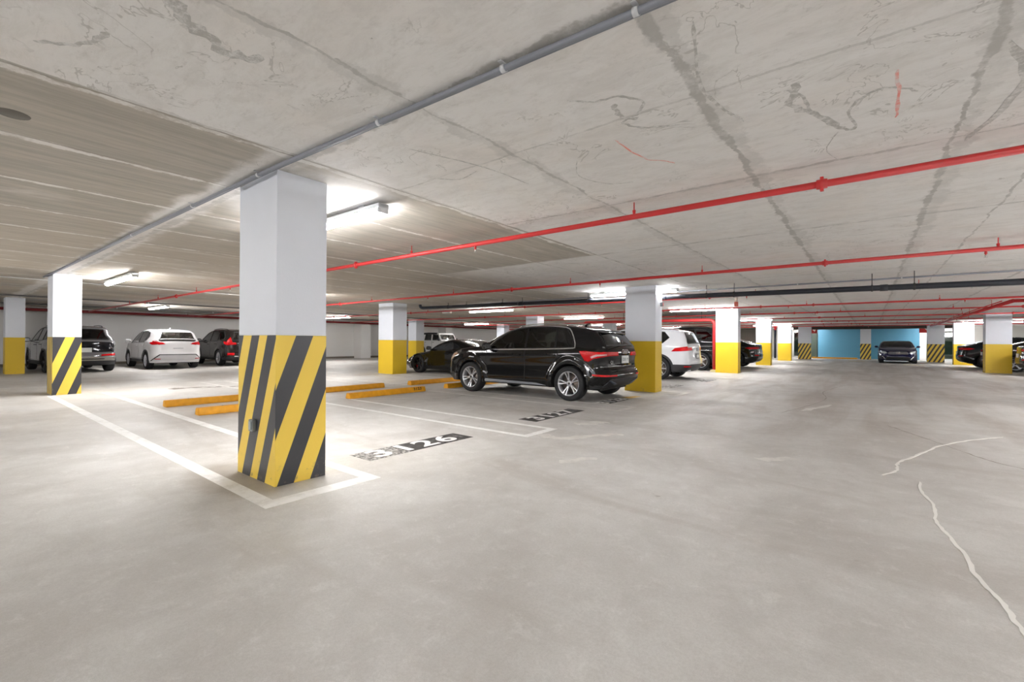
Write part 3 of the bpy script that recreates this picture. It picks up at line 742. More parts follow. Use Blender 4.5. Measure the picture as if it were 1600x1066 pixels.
def chaikin(p, it=2):
    p = [np.array(q, float) for q in p]
    for _ in range(it):
        q = [p[0]]
        for a, b in zip(p, p[1:]): q += [a * .75 + b * .25, a * .25 + b * .75]
        q.append(p[-1]); p = q
    return p
def inpoly(x, z, poly):
    c = False; n = len(poly); j = n - 1
    for i in range(n):
        xi, zi = poly[i]; xj, zj = poly[j]
        if (zi > z) != (zj > z) and x < (xj - xi) * (z - zi) / (zj - zi) + xi: c = not c
        j = i
    return c

def inpolyv(P, poly):
    P = np.asarray(P, float).reshape(-1, 2); poly = np.asarray(poly, float); x, z = P[:, 0], P[:, 1]
    c = np.zeros(len(P), bool); j = len(poly) - 1
    for i in range(len(poly)):
        xi, zi = poly[i]; xj, zj = poly[j]
        if zi != zj:
            m = (zi > z) != (zj > z); c ^= m & (x < (xj - xi) * (z - zi) / (zj - zi) + xi)
        j = i
    return c

class Car:
    def __init__(s, name, label, loc, rz, spec, group='parked cars'):
        s.k = dict(W=.93, k=.06, tum=.36, belt=lambda x: .98, r_top=.07, r_front=.26, r_rear=.18, r_ws=.05, zb=.22, res=.045, flare=.022,
                   wb=2.68, fx=1.34, wr=.345, arch=.40, tuck=.05, crown=.035, plan=.05, cuts=[], clad=None, roofz=9)
        s.k.update(spec); k = s.k
        s.root = thing(name, label, 'car', loc, rz, group)
        s.rx = k['fx'] - k['wb']
        # --- outline, front-bottom over the roof to rear-bottom, then underbody with arches
        top = chaikin(k['top'], 3)
        fx, rx, R, zb, wr = k['fx'], s.rx, k['arch'], k['zb'], k['wr']
        def arch(cx):   # from rear side to front side of arch (moving forward along the bottom)
            a0 = math.asin((zb - wr) / R) if zb < wr else 0
            return [np.array((cx - R * math.cos(t), wr + R * math.sin(t))) for t in np.linspace(a0, PI - a0, 22)]
        bot = arch(rx) + arch(fx)
        raw = [(p, 't') for p in top] + [(p, 'b') for p in bot]
        pts, tg = [], []
        for i, (p, g) in enumerate(raw):
            q, g2 = raw[(i + 1) % len(raw)]
            n = max(1, int(np.linalg.norm(q - p) / (k['res'] * (1.0 if g == 't' else 1.6)) + .5)) if np.linalg.norm(q - p) > 1e-4 else 0
            for j in range(n):
                pts.append(p + (q - p) * j / n); tg.append('t' if (g == 't' and g2 == 't') else 'b')
        s.O = np.array(pts); s.tg = tg; N = len(pts)
        xs = s.O[:, 0]; zs = s.O[:, 1]
        xf, xr = xs.max(), xs.min(); s.xf, s.xr = xf, xr
        rad = np.empty(N)
        for i in range(N):
            x, z = pts[i]; bz = k['belt'](x)
            if tg[i] == 'b': rad[i] = .02
            elif z > bz + .04:
                rad[i] = k['r_ws'] if x > .1 * xf and z < zs.max() - .12 else (k['r_top'] if x > xr + .55 else k.get('r_tail', .09))
            elif x > xf - .55: rad[i] = k['r_front']
            elif x < xr + .45: rad[i] = k['r_rear']
            else: rad[i] = k.get('r_hood', .10)
        for _ in range(k.get('blur', 3)):
            nr = rad.copy()
            for i in range(N):
                if tg[i] == 't' and tg[i - 1] == 't' and tg[(i + 1) % N] == 't': nr[i] = (rad[i - 1] + rad[i] * 2 + rad[(i + 1) % N]) / 4
            rad = nr
        s.rad = rad
    def hw(s, x, z):
        k = s.k; W = k['W']; bz = np.vectorize(k['belt'])(x)
        h = np.full_like(x, W)
        below = np.clip(bz - z, 0, None); h = h - .015 * np.clip(1 - below / .12, 0, 1) ** 2
        low = np.clip((.42 - z) / .25, 0, 1); h = h - k['tuck'] * low ** 2
        mid = np.exp(-((z - (bz - .30)) / .16) ** 2); h = h - .016 * mid
        ab = np.clip(z - bz, 0, None); h = h - k['tum'] * (ab - .04 * (1 - np.exp(-ab / .04)))
        ax = np.abs(x - (s.xf + s.xr) / 2) - 1.05; h = h - k['plan'] * np.clip(ax, 0, None) ** 2
        gx = np.clip(-x - .9, 0, None); h = h - k.get('gplan', .08) * gx ** 2 * np.clip(ab / .2, 0, 1)
        for cx in (k['fx'], s.rx):
            d = np.hypot(x - cx, z - k['wr']); rr = d - k['arch']
            h = h + k['flare'] * np.clip(1 - rr / .14, 0, 1) ** .7 * (z > k['zb']) * np.clip((bz + .02 - z) / .1, 0, 1)
        return h
    def surf(s, x, z):
        """half width on the side at (x,z) with rounded silhouette edges"""
        x = np.asarray(x, float); z = np.asarray(z, float)
        a = s.O; b = np.roll(s.O, -1, 0); ab = b - a; L2 = (ab ** 2).sum(1) + 1e-12
        ins = np.zeros(len(x))
        for c in range(0, len(x), 1500):
            px = x[c:c + 1500, None]; pz = z[c:c + 1500, None]
            t = np.clip(((px - a[:, 0]) * ab[:, 0] + (pz - a[:, 1]) * ab[:, 1]) / L2, 0, 1)
            d = np.hypot(px - a[:, 0] - t * ab[:, 0], pz - a[:, 1] - t * ab[:, 1])
            r = s.rad * (1 - t) + np.roll(s.rad, -1) * t
            q = np.clip(1 - d / r, 0, 1); v = r * (1 - np.sqrt(np.clip(1 - q * q, 0, 1)))
            ins[c:c + 1500] = v.max(1)
        return s.hw(x, z) - ins
    def deform(s, x, y, z):
        k = s.k; u = 1 - np.clip(np.abs(y) / k['W'], 0, 1) ** 2
        zt = np.clip((z - .7) / .3, 0, 1)
        return x * (1 + k['k'] * u), y, z + k['crown'] * u * zt
    def P3(s, x, z, side, off=0.0):
        x = np.asarray(x, float); z = np.asarray(z, float); e = .004
        def at(x, z): y = s.surf(x, z) * side; X, Y, Z = s.deform(x, y, z); return np.stack([X, Y, Z], 1)
        p = at(x, z)
        if off:
            n = np.cross(at(x + e, z) - at(x - e, z), at(x, z + e) - at(x, z - e)) * -side
            l = np.linalg.norm(n, axis=1, keepdims=True); bad = (l[:, 0] < 1e-9); n = n / np.maximum(l, 1e-9); n[bad] = (0, side, 0)
            p = p + n * off
        return p
    def clampx(s, x, z):
        top = np.array([t == 't' for t in s.tg]); O = s.O[top]
        r = O[O[:, 0] < s.xr + .5]; r = r[np.argsort(r[:, 1])]; f = O[O[:, 0] > s.xf - .5]; f = f[np.argsort(f[:, 1])]
        return np.clip(x, np.interp(z, r[:, 1], r[:, 0]) + .004, np.interp(z, f[:, 1], f[:, 0]) - .004)
    def grid_in(s, poly, res):
        poly = np.array(poly); lo = poly.min(0); hi = poly.max(0); out = []
        row = 0; z = lo[1] + res * .5
        while z < hi[1]:
            x = lo[0] + (res * .5 if row % 2 else 0)
            while x < hi[0]:
                out.append((x, z))
                x += res
            z += res * .87; row += 1
        if not out: return out
        k = inpolyv(out, poly)
        return [p for p, q in zip(out, k) if q]
    def dense(s, poly, res, closed=True):
        out = []; n = len(poly)
        for i in range(n if closed else n - 1):
            a = np.array(poly[i], float); b = np.array(poly[(i + 1) % n], float); m = max(1, int(np.linalg.norm(b - a) / res + .5))
            out += [a + (b - a) * j / m for j in range(m)]
        if not closed: out.append(np.array(poly[-1], float))
        return out
    def body(s, paint, doors=(), windows=(), screens=()):
        """doors/windows: polygons in (x,z); screens: (xz start, xz end, frac, glass) on the outline"""
        k = s.k; res = k['res']; N = len(s.O)
        V = [tuple(p) for p in s.O]; E = [(i, (i + 1) % N) for i in range(N)]
        # offset rings for the rounded edge
        b = np.roll(s.O, -1, 0) - np.roll(s.O, 1, 0); nn = np.stack([-b[:, 1], b[:, 0]], 1); nn /= np.linalg.norm(nn, axis=1, keepdims=True) + 1e-9
        area = 0.5 * np.sum(s.O[:, 0] * np.roll(s.O[:, 1], -1) - np.roll(s.O[:, 0], -1) * s.O[:, 1])
        if area < 0: nn = -nn
        extra = []
        for fr in (.06, .2, .42, .7, 1.0):
            for i in range(0, N):
                if s.rad[i] < .03 and fr > .5: continue
                extra.append((s.O[i] + nn[i] * s.rad[i] * fr, s.rad[i] * fr))
        a = s.O; bb = np.roll(s.O, -1, 0); ab = bb - a; L2 = (ab ** 2).sum(1) + 1e-12
        def dist(P):
            P = np.asarray(P, float); px, pz = P[:, :1], P[:, 1:]
            t = np.clip(((px - a[:, 0]) * ab[:, 0] + (pz - a[:, 1]) * ab[:, 1]) / L2, 0, 1)
            return np.hypot(px - a[:, 0] - t * ab[:, 0], pz - a[:, 1] - t * ab[:, 1]).min(1)
        EP = np.array([p for p, d in extra]); ED = np.array([d for p, d in extra])
        V += [tuple(p) for p in EP[inpolyv(EP, s.O) & (dist(EP) > ED * .93)]]
        GP = np.array(s.grid_in(s.O, res)); V += [tuple(p) for p in GP[dist(GP) > .05]]
        for poly in list(windows) + list(doors):
            q = s.dense(poly, res); i0 = len(V); V += [tuple(p) for p in q]; E += [(i0 + i, i0 + (i + 1) % len(q)) for i in range(len(q))]
        for line in k['cuts']:
            q = s.dense(line, res, False); i0 = len(V); V += [tuple(p) for p in q]; E += [(i0 + i, i0 + i + 1) for i in range(len(q) - 1)]
        r = delaunay_2d_cdt([Vector(v) for v in V], E, [], 0, 1e-5)
        vv = np.array([tuple(v) for v in r[0]]); tris = [f for f in r[2]]
        groups = {'body': []}
        for i in range(len(doors)): groups[i] = []
        clad = k['clad']
        CC = np.array([vv[list(f)].mean(0) for f in tris]); ok = inpolyv(CC, s.O)
        for w in windows: ok &= ~inpolyv(CC, w)
        inD = [inpolyv(CC, d) for d in doors]
        for q, f in enumerate(tris):
            if not ok[q]: continue
            c = CC[q]
            m = 1 if clad and clad(c[0], c[1]) else 0
            g = 'body'
            for i in range(len(doors)):
                if inD[i][q]: g = i
            groups[g].append((list(f), m))
        Ls, Rs = s.P3(vv[:, 0], vv[:, 1], 1), s.P3(vv[:, 0], vv[:, 1], -1)
        mats = [paint, M_plast, M_under]
        def mk(name, sides, fl, strip=False):
            bm = bmesh.new()
            for side in sides:
                src = Ls if side > 0 else Rs; mp = {}
                for f, m in fl:
                    ids = []
                    for i in f:
                        if i not in mp: mp[i] = bm.verts.new(src[i])
                        ids.append(mp[i])
                    try:
                        fc = bm.faces.new(ids if side < 0 else ids[::-1])
                    except ValueError: continue
                    fc.material_index = m; fc.smooth = True
            if strip:
                hwb = s.surf(s.O[:, 0], s.O[:, 1]); vs = np.concatenate([[-1, -.985], np.linspace(-.94, .94, 15), [.985, 1]])
                cols = []
                for v in vs:
                    X, Y, Z = s.deform(s.O[:, 0], hwb * v, s.O[:, 1]); cols.append([bm.verts.new(c) for c in zip(X, Y, Z)])
                for j in range(len(vs) - 1):
                    vm = (vs[j] + vs[j + 1]) / 2
                    for i in range(N):
                        i2 = (i + 1) % N
                        if any(a0 <= i < b0 and abs(vm) < .94 for a0, b0 in s.holes): continue
                        f = bm.faces.new((cols[j][i], cols[j][i2], cols[j + 1][i2], cols[j + 1][i])); f.smooth = True
                        xm, zm = (s.O[i] + s.O[i2]) / 2
                        f.material_index = 2 if s.tg[i] == 'b' else (1 if clad and clad(xm, zm) else 0)
                bmesh.ops.remove_doubles(bm, verts=bm.verts[:], dist=2e-4)
            bmesh.ops.recalc_face_normals(bm, faces=bm.faces[:])
            return from_bm(name, bm, mats, s.root)
        s.holes = []
        for A, B, gl in screens:
            ia = int(np.argmin(np.hypot(*(s.O - np.array(A)).T) + (np.array([0 if t == 't' else 9 for t in s.tg]))))
            ib = int(np.argmin(np.hypot(*(s.O - np.array(B)).T) + (np.array([0 if t == 't' else 9 for t in s.tg]))))
            s.holes.append((min(ia, ib), max(ia, ib)))
        s.bodyo = mk('body', (1, -1), groups['body'], True)
        for (i0, i1), (A, B, gl) in zip(s.holes, screens):
            s.band('windscreen' if A[0] > 0 else 'rear_window', i0, i1, -.945, .945, gl, .002)
            s.band_frame(i0, i1, .94, M_gap)
        s.doors = []
        for i in range(len(doors)):
            for side in (1, -1):
                d = mk('door', (side,), groups[i]); s.doors.append((i, side, d))
        for i, dpoly in enumerate(doors):
            for side in (1, -1): s.strip('door_seam', list(dpoly) + [dpoly[0]], .009, M_gap, side, .0015, s.bodyo)
        # underbody block
        mbox('underbody', (s.rx - .55, -k['W'] + .32, zb_(k) - .03), (k['fx'] + .5, k['W'] - .32, .62), M_under, s.root)
    def band(s, name, i0, i1, v0, v1, m, off, parent=None, nv=11):
        idx = list(range(i0, i1 + 1)); O = s.O[idx]; hwb = s.surf(O[:, 0], O[:, 1])
        bm = bmesh.new(); cols = []
        for v in np.linspace(v0, v1, nv):
            X, Y, Z = s.deform(O[:, 0], hwb * v, O[:, 1]); cols.append(np.stack([X, Y, Z], 1))
        C = np.array(cols); n = np.cross(np.gradient(C, axis=0), np.gradient(C, axis=1)); n /= np.linalg.norm(n, axis=2, keepdims=True) + 1e-9
        if n[nv // 2, len(idx) // 2, 2] < 0: n = -n
        C = C + n * off
        vs = [[bm.verts.new(p) for p in c] for c in C]
        for j in range(nv - 1):
            for i in range(len(idx) - 1): bm.faces.new((vs[j][i], vs[j][i + 1], vs[j + 1][i + 1], vs[j + 1][i])).smooth = True
        bmesh.ops.recalc_face_normals(bm, faces=bm.faces[:])
        return from_bm(name, bm, m, parent or s.root)
    def band_frame(s, i0, i1, f, m):
        for a, b in ((-f - .012, -f + .03), (f - .03, f + .012)): s.band('window_edge', i0, i1, a, b, m, .004, s.bodyo, 2)
        s.band('window_edge', max(i0 - 1, 0), i0 + 1, -f, f, m, .004, s.bodyo, 9); s.band('window_edge', i1 - 1, i1 + 1, -f, f, m, .004, s.bodyo, 9)
    def patch(s, name, poly, m, side, off=.004, parent=None, thick=.0, res=None):
        """patch on the side, polygon in (x,z)"""
        res = res or s.k['res']
        q = s.dense(poly, res); V = [Vector(tuple(p)) for p in q] + [Vector(p) for p in s.grid_in(poly, res)]
        r = delaunay_2d_cdt(V, [(i, (i + 1) % len(q)) for i in range(len(q))], [], 1, 1e-5)
        vv = np.array([tuple(v) for v in r[0]]); vv[:, 0] = s.clampx(vv[:, 0], vv[:, 1])
        pp = s.P3(vv[:, 0], vv[:, 1], side, off); pi = s.P3(vv[:, 0], vv[:, 1], side, off - .012)
        bm = bmesh.new(); A = [bm.verts.new(p) for p in pp]; AI = {v: i for i, v in enumerate(A)}
        for f in r[2]:
            bm.faces.new([A[i] for i in f]).smooth = True
        bmesh.ops.recalc_face_normals(bm, faces=bm.faces[:])
        be = [e for e in bm.edges if len(e.link_faces) == 1]
        B = {}
        for e in be:
            for v in e.verts:
                if v not in B: B[v] = bm.verts.new(pi[AI[v]])
        for e in be: bm.faces.new((e.verts[0], e.verts[1], B[e.verts[1]], B[e.verts[0]]))
        bmesh.ops.recalc_face_normals(bm, faces=bm.faces[:])
        if len(bm.faces):
            c = sum((f.normal * f.calc_area() for f in bm.faces), Vector())
            if c.y * side < 0: bmesh.ops.reverse_faces(bm, faces=bm.faces[:])
        return from_bm(name, bm, m, parent or s.root)
    def glasspane(s, name, poly, m, side, parent=None):
        q = s.dense(poly, .08); V = [Vector(tuple(p)) for p in q] + [Vector(p) for p in s.grid_in(poly, .08)]
        r = delaunay_2d_cdt(V, [(i, (i + 1) % len(q)) for i in range(len(q))], [], 1, 1e-5)
        vv = np.array([tuple(v) for v in r[0]]); pp = s.P3(vv[:, 0], vv[:, 1], side, -.004)
        bm = bmesh.new(); A = [bm.verts.new(p) for p in pp]
        for f in r[2]: bm.faces.new([A[i] for i in (f if side > 0 else f[::-1])]).smooth = True
        bmesh.ops.recalc_face_normals(bm, faces=bm.faces[:])
        return from_bm(name, bm, m, parent or s.root)
    def strip(s, name, line, w, m, side, off=.003, parent=None, thick=0):
        q = np.array(s.dense(line, .03, False)); d = np.gradient(q, axis=0); d /= np.linalg.norm(d, axis=1, keepdims=True) + 1e-9
        n = np.stack([-d[:, 1], d[:, 0]], 1); L = q + n * w / 2; R = q - n * w / 2; L[:, 0] = s.clampx(L[:, 0], L[:, 1]); R[:, 0] = s.clampx(R[:, 0], R[:, 1])
        PL = s.P3(L[:, 0], L[:, 1], side, off); PR = s.P3(R[:, 0], R[:, 1], side, off); P0 = s.P3(L[:, 0], L[:, 1], side, -.004); P1 = s.P3(R[:, 0], R[:, 1], side, -.004)
        bm = bmesh.new(); A, B, C, D = [[bm.verts.new(p) for p in X] for X in (PL, PR, P1, P0)]
        for i in range(len(q) - 1):
            for U, Vv in ((A, B), (B, C), (D, A)): bm.faces.new((U[i], U[i + 1], Vv[i + 1], Vv[i]))
        bmesh.ops.recalc_face_normals(bm, faces=bm.faces[:])
        return from_bm(name, bm, m, parent or s.root)
    def end(s, name, poly, m, front=False, off=.004, parent=None, res=.05, mirror=False):
        """patch on the nose or tail; polygon in (y,z)"""
        if mirror:
            s.end(name, [(-y, z) for y, z in poly], m, front, off, parent, res)
        top = [i for i in range(len(s.O)) if s.tg[i] == 't']; zmax = s.k.get('fz', 1.0)
        if front: idx = [i for i in top if s.O[i, 0] > s.xf - .9]
        else: idx = [i for i in top if s.O[i, 0] < s.xr + 1.1]
        idx = sorted(idx, key=lambda i: s.O[i, 1]); zs = s.O[idx, 1]; xs = s.O[idx, 0]; hbs = s.surf(xs, zs); rrs = s.hw(xs, zs) - hbs
        q = s.dense(poly, res); V = [Vector(tuple(p)) for p in q] + [Vector(p) for p in s.grid_in(poly, res)]
        r = delaunay_2d_cdt(V, [(i, (i + 1) % len(q)) for i in range(len(q))], [], 1, 1e-5)
        vv = np.array([tuple(v) for v in r[0]])
        def at(y, z):
            x = np.interp(z, zs, xs); hb = np.interp(z, zs, hbs)
            y2 = np.clip(y, -hb, hb); ex = np.abs(y) - np.abs(y2)   # wrap round the corner
            sg = 1 if front else -1
            rr = np.interp(z, zs, rrs); a = np.clip(ex / np.maximum(rr, .01), 0, 1.57)
            X, Y, Z = s.deform(x - sg * rr * (1 - np.cos(a)), y2 + np.sign(y) * rr * np.sin(a), z)
            return np.stack([X, Y, Z], 1)
        e = .004; y, z = vv[:, 0], vv[:, 1]; n = np.cross(at(y + e, z) - at(y - e, z), at(y, z + e) - at(y, z - e)); n /= np.linalg.norm(n, axis=1, keepdims=True) + 1e-9
        sg = 1 if front else -1; n *= np.sign(n[:, :1]) * sg
        p = at(y, z) + n * off; pb = at(y, z) - n * .008
        bm = bmesh.new(); A = [bm.verts.new(c) for c in p]; AI = {v: i for i, v in enumerate(A)}
        for f in r[2]: bm.faces.new([A[i] for i in f]).smooth = True
        be = [e for e in bm.edges if len(e.link_faces) == 1]; B = {}
        for e in be:
            for v in e.verts:
                if v not in B: B[v] = bm.verts.new(pb[AI[v]])
        for e in be: bm.faces.new((e.verts[0], e.verts[1], B[e.verts[1]], B[e.verts[0]]))
        bmesh.ops.recalc_face_normals(bm, faces=bm.faces[:])
        s._at = at
        return from_bm(name, bm, m, parent or s.root)
    def endpoint(s, y, z, front=False):
        top = [i for i in range(len(s.O)) if s.tg[i] == 't' and ((s.O[i, 0] > s.xf - .9) if front else (s.O[i, 0] < s.xr + 1.1))]
        top.sort(key=lambda i: s.O[i, 1]); x = np.interp(z, s.O[top, 1], s.O[top, 0]); X, Y, Z = s.deform(x, y, z); return float(X), float(Z)
    def windows(s, specs, frame=None, fw=.02, ring=M_gap):
        for poly, gl, nm in specs:
            for side in (1, -1):
                s.glasspane(nm, poly, gl, side)
                s.strip('window_seal', list(poly) + [poly[0]], .018, ring, side, .003, s.bodyo)
    def wheels(s, style='ten', rim=M_rim, width=.235, inset=.012, caliper=None, rr=.70):
        k = s.k; R = k['wr']; proto = None
        for cx in (k['fx'], s.rx):
            for side in (1, -1):
                if proto is None:
                    bm = bmesh.new(); w = width / 2; ri = R * rr
                    add_lathe(bm, [(-w * .8, ri - .01), (-w, ri + .005), (-w, R * .90), (-w * .86, R * .975), (-w * .6, R), (w * .6, R), (w * .86, R * .975), (w, R * .93), (w * 1.02, R * .85), (w, ri + .008), (w * .85, ri - .01)], 'Y', 40)
                    for q in (-.045, 0, .045): add_lathe(bm, [(q - .004, R + .0005), (q - .003, R + .002), (q + .003, R + .002), (q + .004, R + .0005)], 'Y', 40)
                    o = from_bm('wheel', bm, M_tyre, s.root); proto = o
                    bm = bmesh.new()
                    add_lathe(bm, [(-w * .8, ri - .02), (w * .2, ri - .03), (w * .8, ri - .022), (w * .93, ri - .004), (w * .95, ri + .006), (w * .88, ri + .007), (-w * .8, ri + .002)], 'Y', 40)
                    add_lathe(bm, [(w * .40, .06), (w * .62, .062), (w * .66, .035), (w * .67, .0005)], 'Y', 20)
                    ns, offs, ww, tw = {'ten': (5, (-.17, .17), .030, .036), 'five': (5, (0,), .075, .055), 'seven': (7, (0,), .05, .04), 'multi': (10, (0,), .034, .03)}[style]
                    for n in range(ns):
                        for of in offs:
                            a0 = 2 * PI * n / ns + PI / 2 + of * .55; a1 = 2 * PI * n / ns + PI / 2 + of
                            r0, r1 = .045, ri - .008
                            c0 = Vector((math.cos(a0) * r0, 0, math.sin(a0) * r0)); c1 = Vector((math.cos(a1) * r1, 0, math.sin(a1) * r1))
                            d = (c1 - c0).normalized(); t = Vector((-d.z, 0, d.x)); vs = []
                            for c, wd, y0, y1 in ((c0, ww, w * .30, w * .60), ((c0 + c1) / 2, (ww + tw) / 2 * .85, w * .42, w * .70), (c1, tw, w * .62, w * .90)):
                                vs.append([bm.verts.new(c + t * wd / 2 + Vector((0, y0, 0))), bm.verts.new(c - t * wd / 2 + Vector((0, y0, 0))),
                                           bm.verts.new(c - t * wd * .38 + Vector((0, y1, 0))), bm.verts.new(c + t * wd * .38 + Vector((0, y1, 0)))])
                            for A, B in zip(vs, vs[1:]):
                                for q in range(4): bm.faces.new((A[q], A[(q + 1) % 4], B[(q + 1) % 4], B[q]))
                    bmesh.ops.recalc_face_normals(bm, faces=bm.faces[:])
                    from_bm('rim', bm, rim, o)
                    bm = bmesh.new(); add_lathe(bm, [(-.02, .05), (-.02, ri * .78), (.004, ri * .78), (.004, .05)], 'Y', 32); from_bm('brake_disc', bm, M_disc, o)
                    bm = bmesh.new(); add_lathe(bm, [(-w * .7, .03), (-w * .7, ri - .025)], 'Y', 24); from_bm('wheel_inner', bm, M_under, o)
                    bm = bmesh.new(); add_lathe(bm, [(w * .67, .0005), (w * .68, .024), (w * .66, .026)], 'Y', 16); from_bm('centre_cap', bm, M_rimdk, o)
                    if caliper:
                        mbox('caliper', (ri * .5, -.03, -.08), (ri * .8, .04, .08), caliper, o, .01)
                else: o = copy_tree(proto, s.root)
                wy = float(s.hw(np.array([cx]), np.array([R + k['arch'] * .9]))[0]) - width / 2 - inset
                o.location = (cx, side * wy, R); o.rotation_euler = (0, .3 * (cx > 0) + (side > 0) * .2, 0 if side > 0 else PI)
    def mirror(s, x, z, m, size=(.10, .13, .085)):
        for side in (1, -1):
            y = float(s.surf([x], [z])[0])
            bm = bmesh.new()
            bmesh.ops.create_uvsphere(bm, u_segments=16, v_segments=10, radius=1.0)
            for v in bm.verts:
                c = v.co; sx = math.copysign(abs(c.x) ** .7, c.x); sy = math.copysign(abs(c.y) ** .6, c.y); sz = math.copysign(abs(c.z) ** .7, c.z)
                if sx < 0: sx *= .45
                v.co = Vector((x + sx * size[0], side * (y + .14 + sy * size[1] * .8), z + .05 + sz * size[2]))
            for f in bm.faces: f.smooth = True
            o = from_bm('door_mirror', bm, m, s.root)
            mbox('mirror_stalk', (x - .02, min(side * (y - .02), side * (y + .08)), z - .02), (x + .05, max(side * (y - .02), side * (y + .08)), z + .02), M_plast, o, .008)
            mbox('mirror_glass', (x - size[0] * .46, min(side * (y + .06), side * (y + .23)), z), (x - size[0] * .44, max(side * (y + .06), side * (y + .23)), z + .1), M_chrome, o)
    def handle(s, x, z, m=M_chrome, w=.19):
        for i, side, d in s.doors:
            pass
        for side in (1, -1):
            p = s.P3([x - w / 2, x, x + w / 2], [z, z + .004, z + .008], side, .0)
            q = s.P3([x - w / 2, x, x + w / 2], [z, z + .004, z + .008], side, .032)
            pts = [p[0], q[0] * .6 + p[0] * .4, q[1], q[2] * .6 + p[2] * .4, p[2]]
            par = next((d for i, sd, d in s.doors if sd == side and inpoly(x, z, s.dpolys[i])), s.root)
            mtube('door_handle', [tuple(c) for c in pts], [.010, .012, .014, .012, .010], m, par, 8)
    def plate(s, z, front=False, y=0, w=.31, h=.155, txt=True, rim_m=None):
        X, Z = s.endpoint(y, z, front); sg = 1 if front else -1
        o = mbox('number_plate', (min(X, X + sg * .02), y - w / 2, z - h / 2), (max(X, X + sg * .02), y + w / 2, z + h / 2), rim_m or M_plate, s.root, .004)
        if rim_m: mbox('plate_panel', (X + sg * .018, y - w / 2 + .02, z - h / 2 + .02) if sg > 0 else (X - .022, y - w / 2 + .02, z - h / 2 + .02), (X + sg * .018 + .004, y + w / 2 - .02, z + h / 2 - .02) if sg > 0 else (X - .018, y + w / 2 - .02, z + h / 2 - .02), M_plate if not txt else M_plate, o)
        return o, X
    def interior(s, x0, x1, z=.55, zt=1.25):
        w = s.k['W'] - .16
        mbox('cabin_floor', (x0, -w, z - .1), (x1, w, z), M_under, s.root)
        for xx in (x1 - .95, x1 - 1.85):
            for sy in ((-.38, .38) if xx > x1 - 1 else (0,)):
                hwid = .24 if sy else .58
                st = mbox('seat', (xx - .25, sy - hwid, z), (xx + .27, sy + hwid, z + .2), M_seat, s.root, .05)
                bm = bmesh.new(); add_box(bm, (-.07, -hwid, 0), (.07, hwid, zt - z - .22), 0, .05)
                add_box(bm, (-.05, -.13, zt - z - .2), (.05, .13, zt - z - .02), 0, .04)
                bmesh.ops.rotate(bm, verts=bm.verts[:], cent=(0, 0, 0), matrix=Matrix.Rotation(-.22, 3, 'Y'))
                bmesh.ops.translate(bm, verts=bm.verts[:], vec=(xx - .22, sy, z + .12)); from_bm('seat_back', bm, M_seat, st)
        mbox('dashboard', (x1 - .28, -w, z + .1), (x1 + .25, w, z + .42), M_under, s.root, .04)
        bm = bmesh.new()
        R = Matrix.Translation((x1 - .38, .38, z + .42)) @ Matrix.Rotation(1.2, 4, 'Y')
        add_tube(bm, [R @ Vector((.18 * math.cos(a), .18 * math.sin(a), 0)) for a in np.linspace(0, 2 * PI, 25)], .014, 6)
        add_tube(bm, [R @ Vector((-.17, 0, 0)), R @ Vector((.17, 0, 0))], .02, 6); add_tube(bm, [R @ Vector((0, -.17, 0)), R @ Vector((0, .17, 0))], .02, 6)
        from_bm('steering_wheel', bm, M_under, s.root)
        mbox('rear_view_mirror', (x1 - .42, -.12, zt + .06), (x1 - .38, .12, zt + .13), M_under, s.root, .015)
    def arches(s, m, w=.055, off=.006):
        k = s.k
        for cx in (k['fx'], s.rx):
            R = k['arch'] + w / 2 - .004; a0 = math.asin(max(-1, (k['zb'] + .01 - k['wr']) / R))
            line = [(cx - R * math.cos(t), k['wr'] + R * math.sin(t)) for t in np.linspace(a0, PI - a0, 26)]
            for side in (1, -1): s.strip('arch_trim', line, w, m, side, off)
    def rail(s, x0, x1, m, h=.035):
        for side in (1, -1):
            xs = np.linspace(x0, x1, 14); top = [i for i in range(len(s.O)) if s.tg[i] == 't']; o = s.O[top]; oo = o[np.argsort(o[:, 0])]
            m_ = oo[:, 1] > s.k['belt'](0) + .1; zs = np.interp(xs, oo[m_, 0], oo[m_, 1])
            hb = s.surf(xs, zs); pts = []
            for i, (x, z, h_) in enumerate(zip(xs, zs, hb)):
                X, Y, Z = s.deform(x, side * (h_ - .03), z); lift = 0 if i in (0, 13) else h
                pts.append((float(X), float(Y), float(Z) + lift))
            mtube('roof_rail', pts, .013, m, s.root, 8)
def zb_(k): return k['zb']

def paint(name, c, rough=.18, metal=.25): return mat(name, c, .07, metal * .6, var=.03)

def ribbonpoly(a): return a

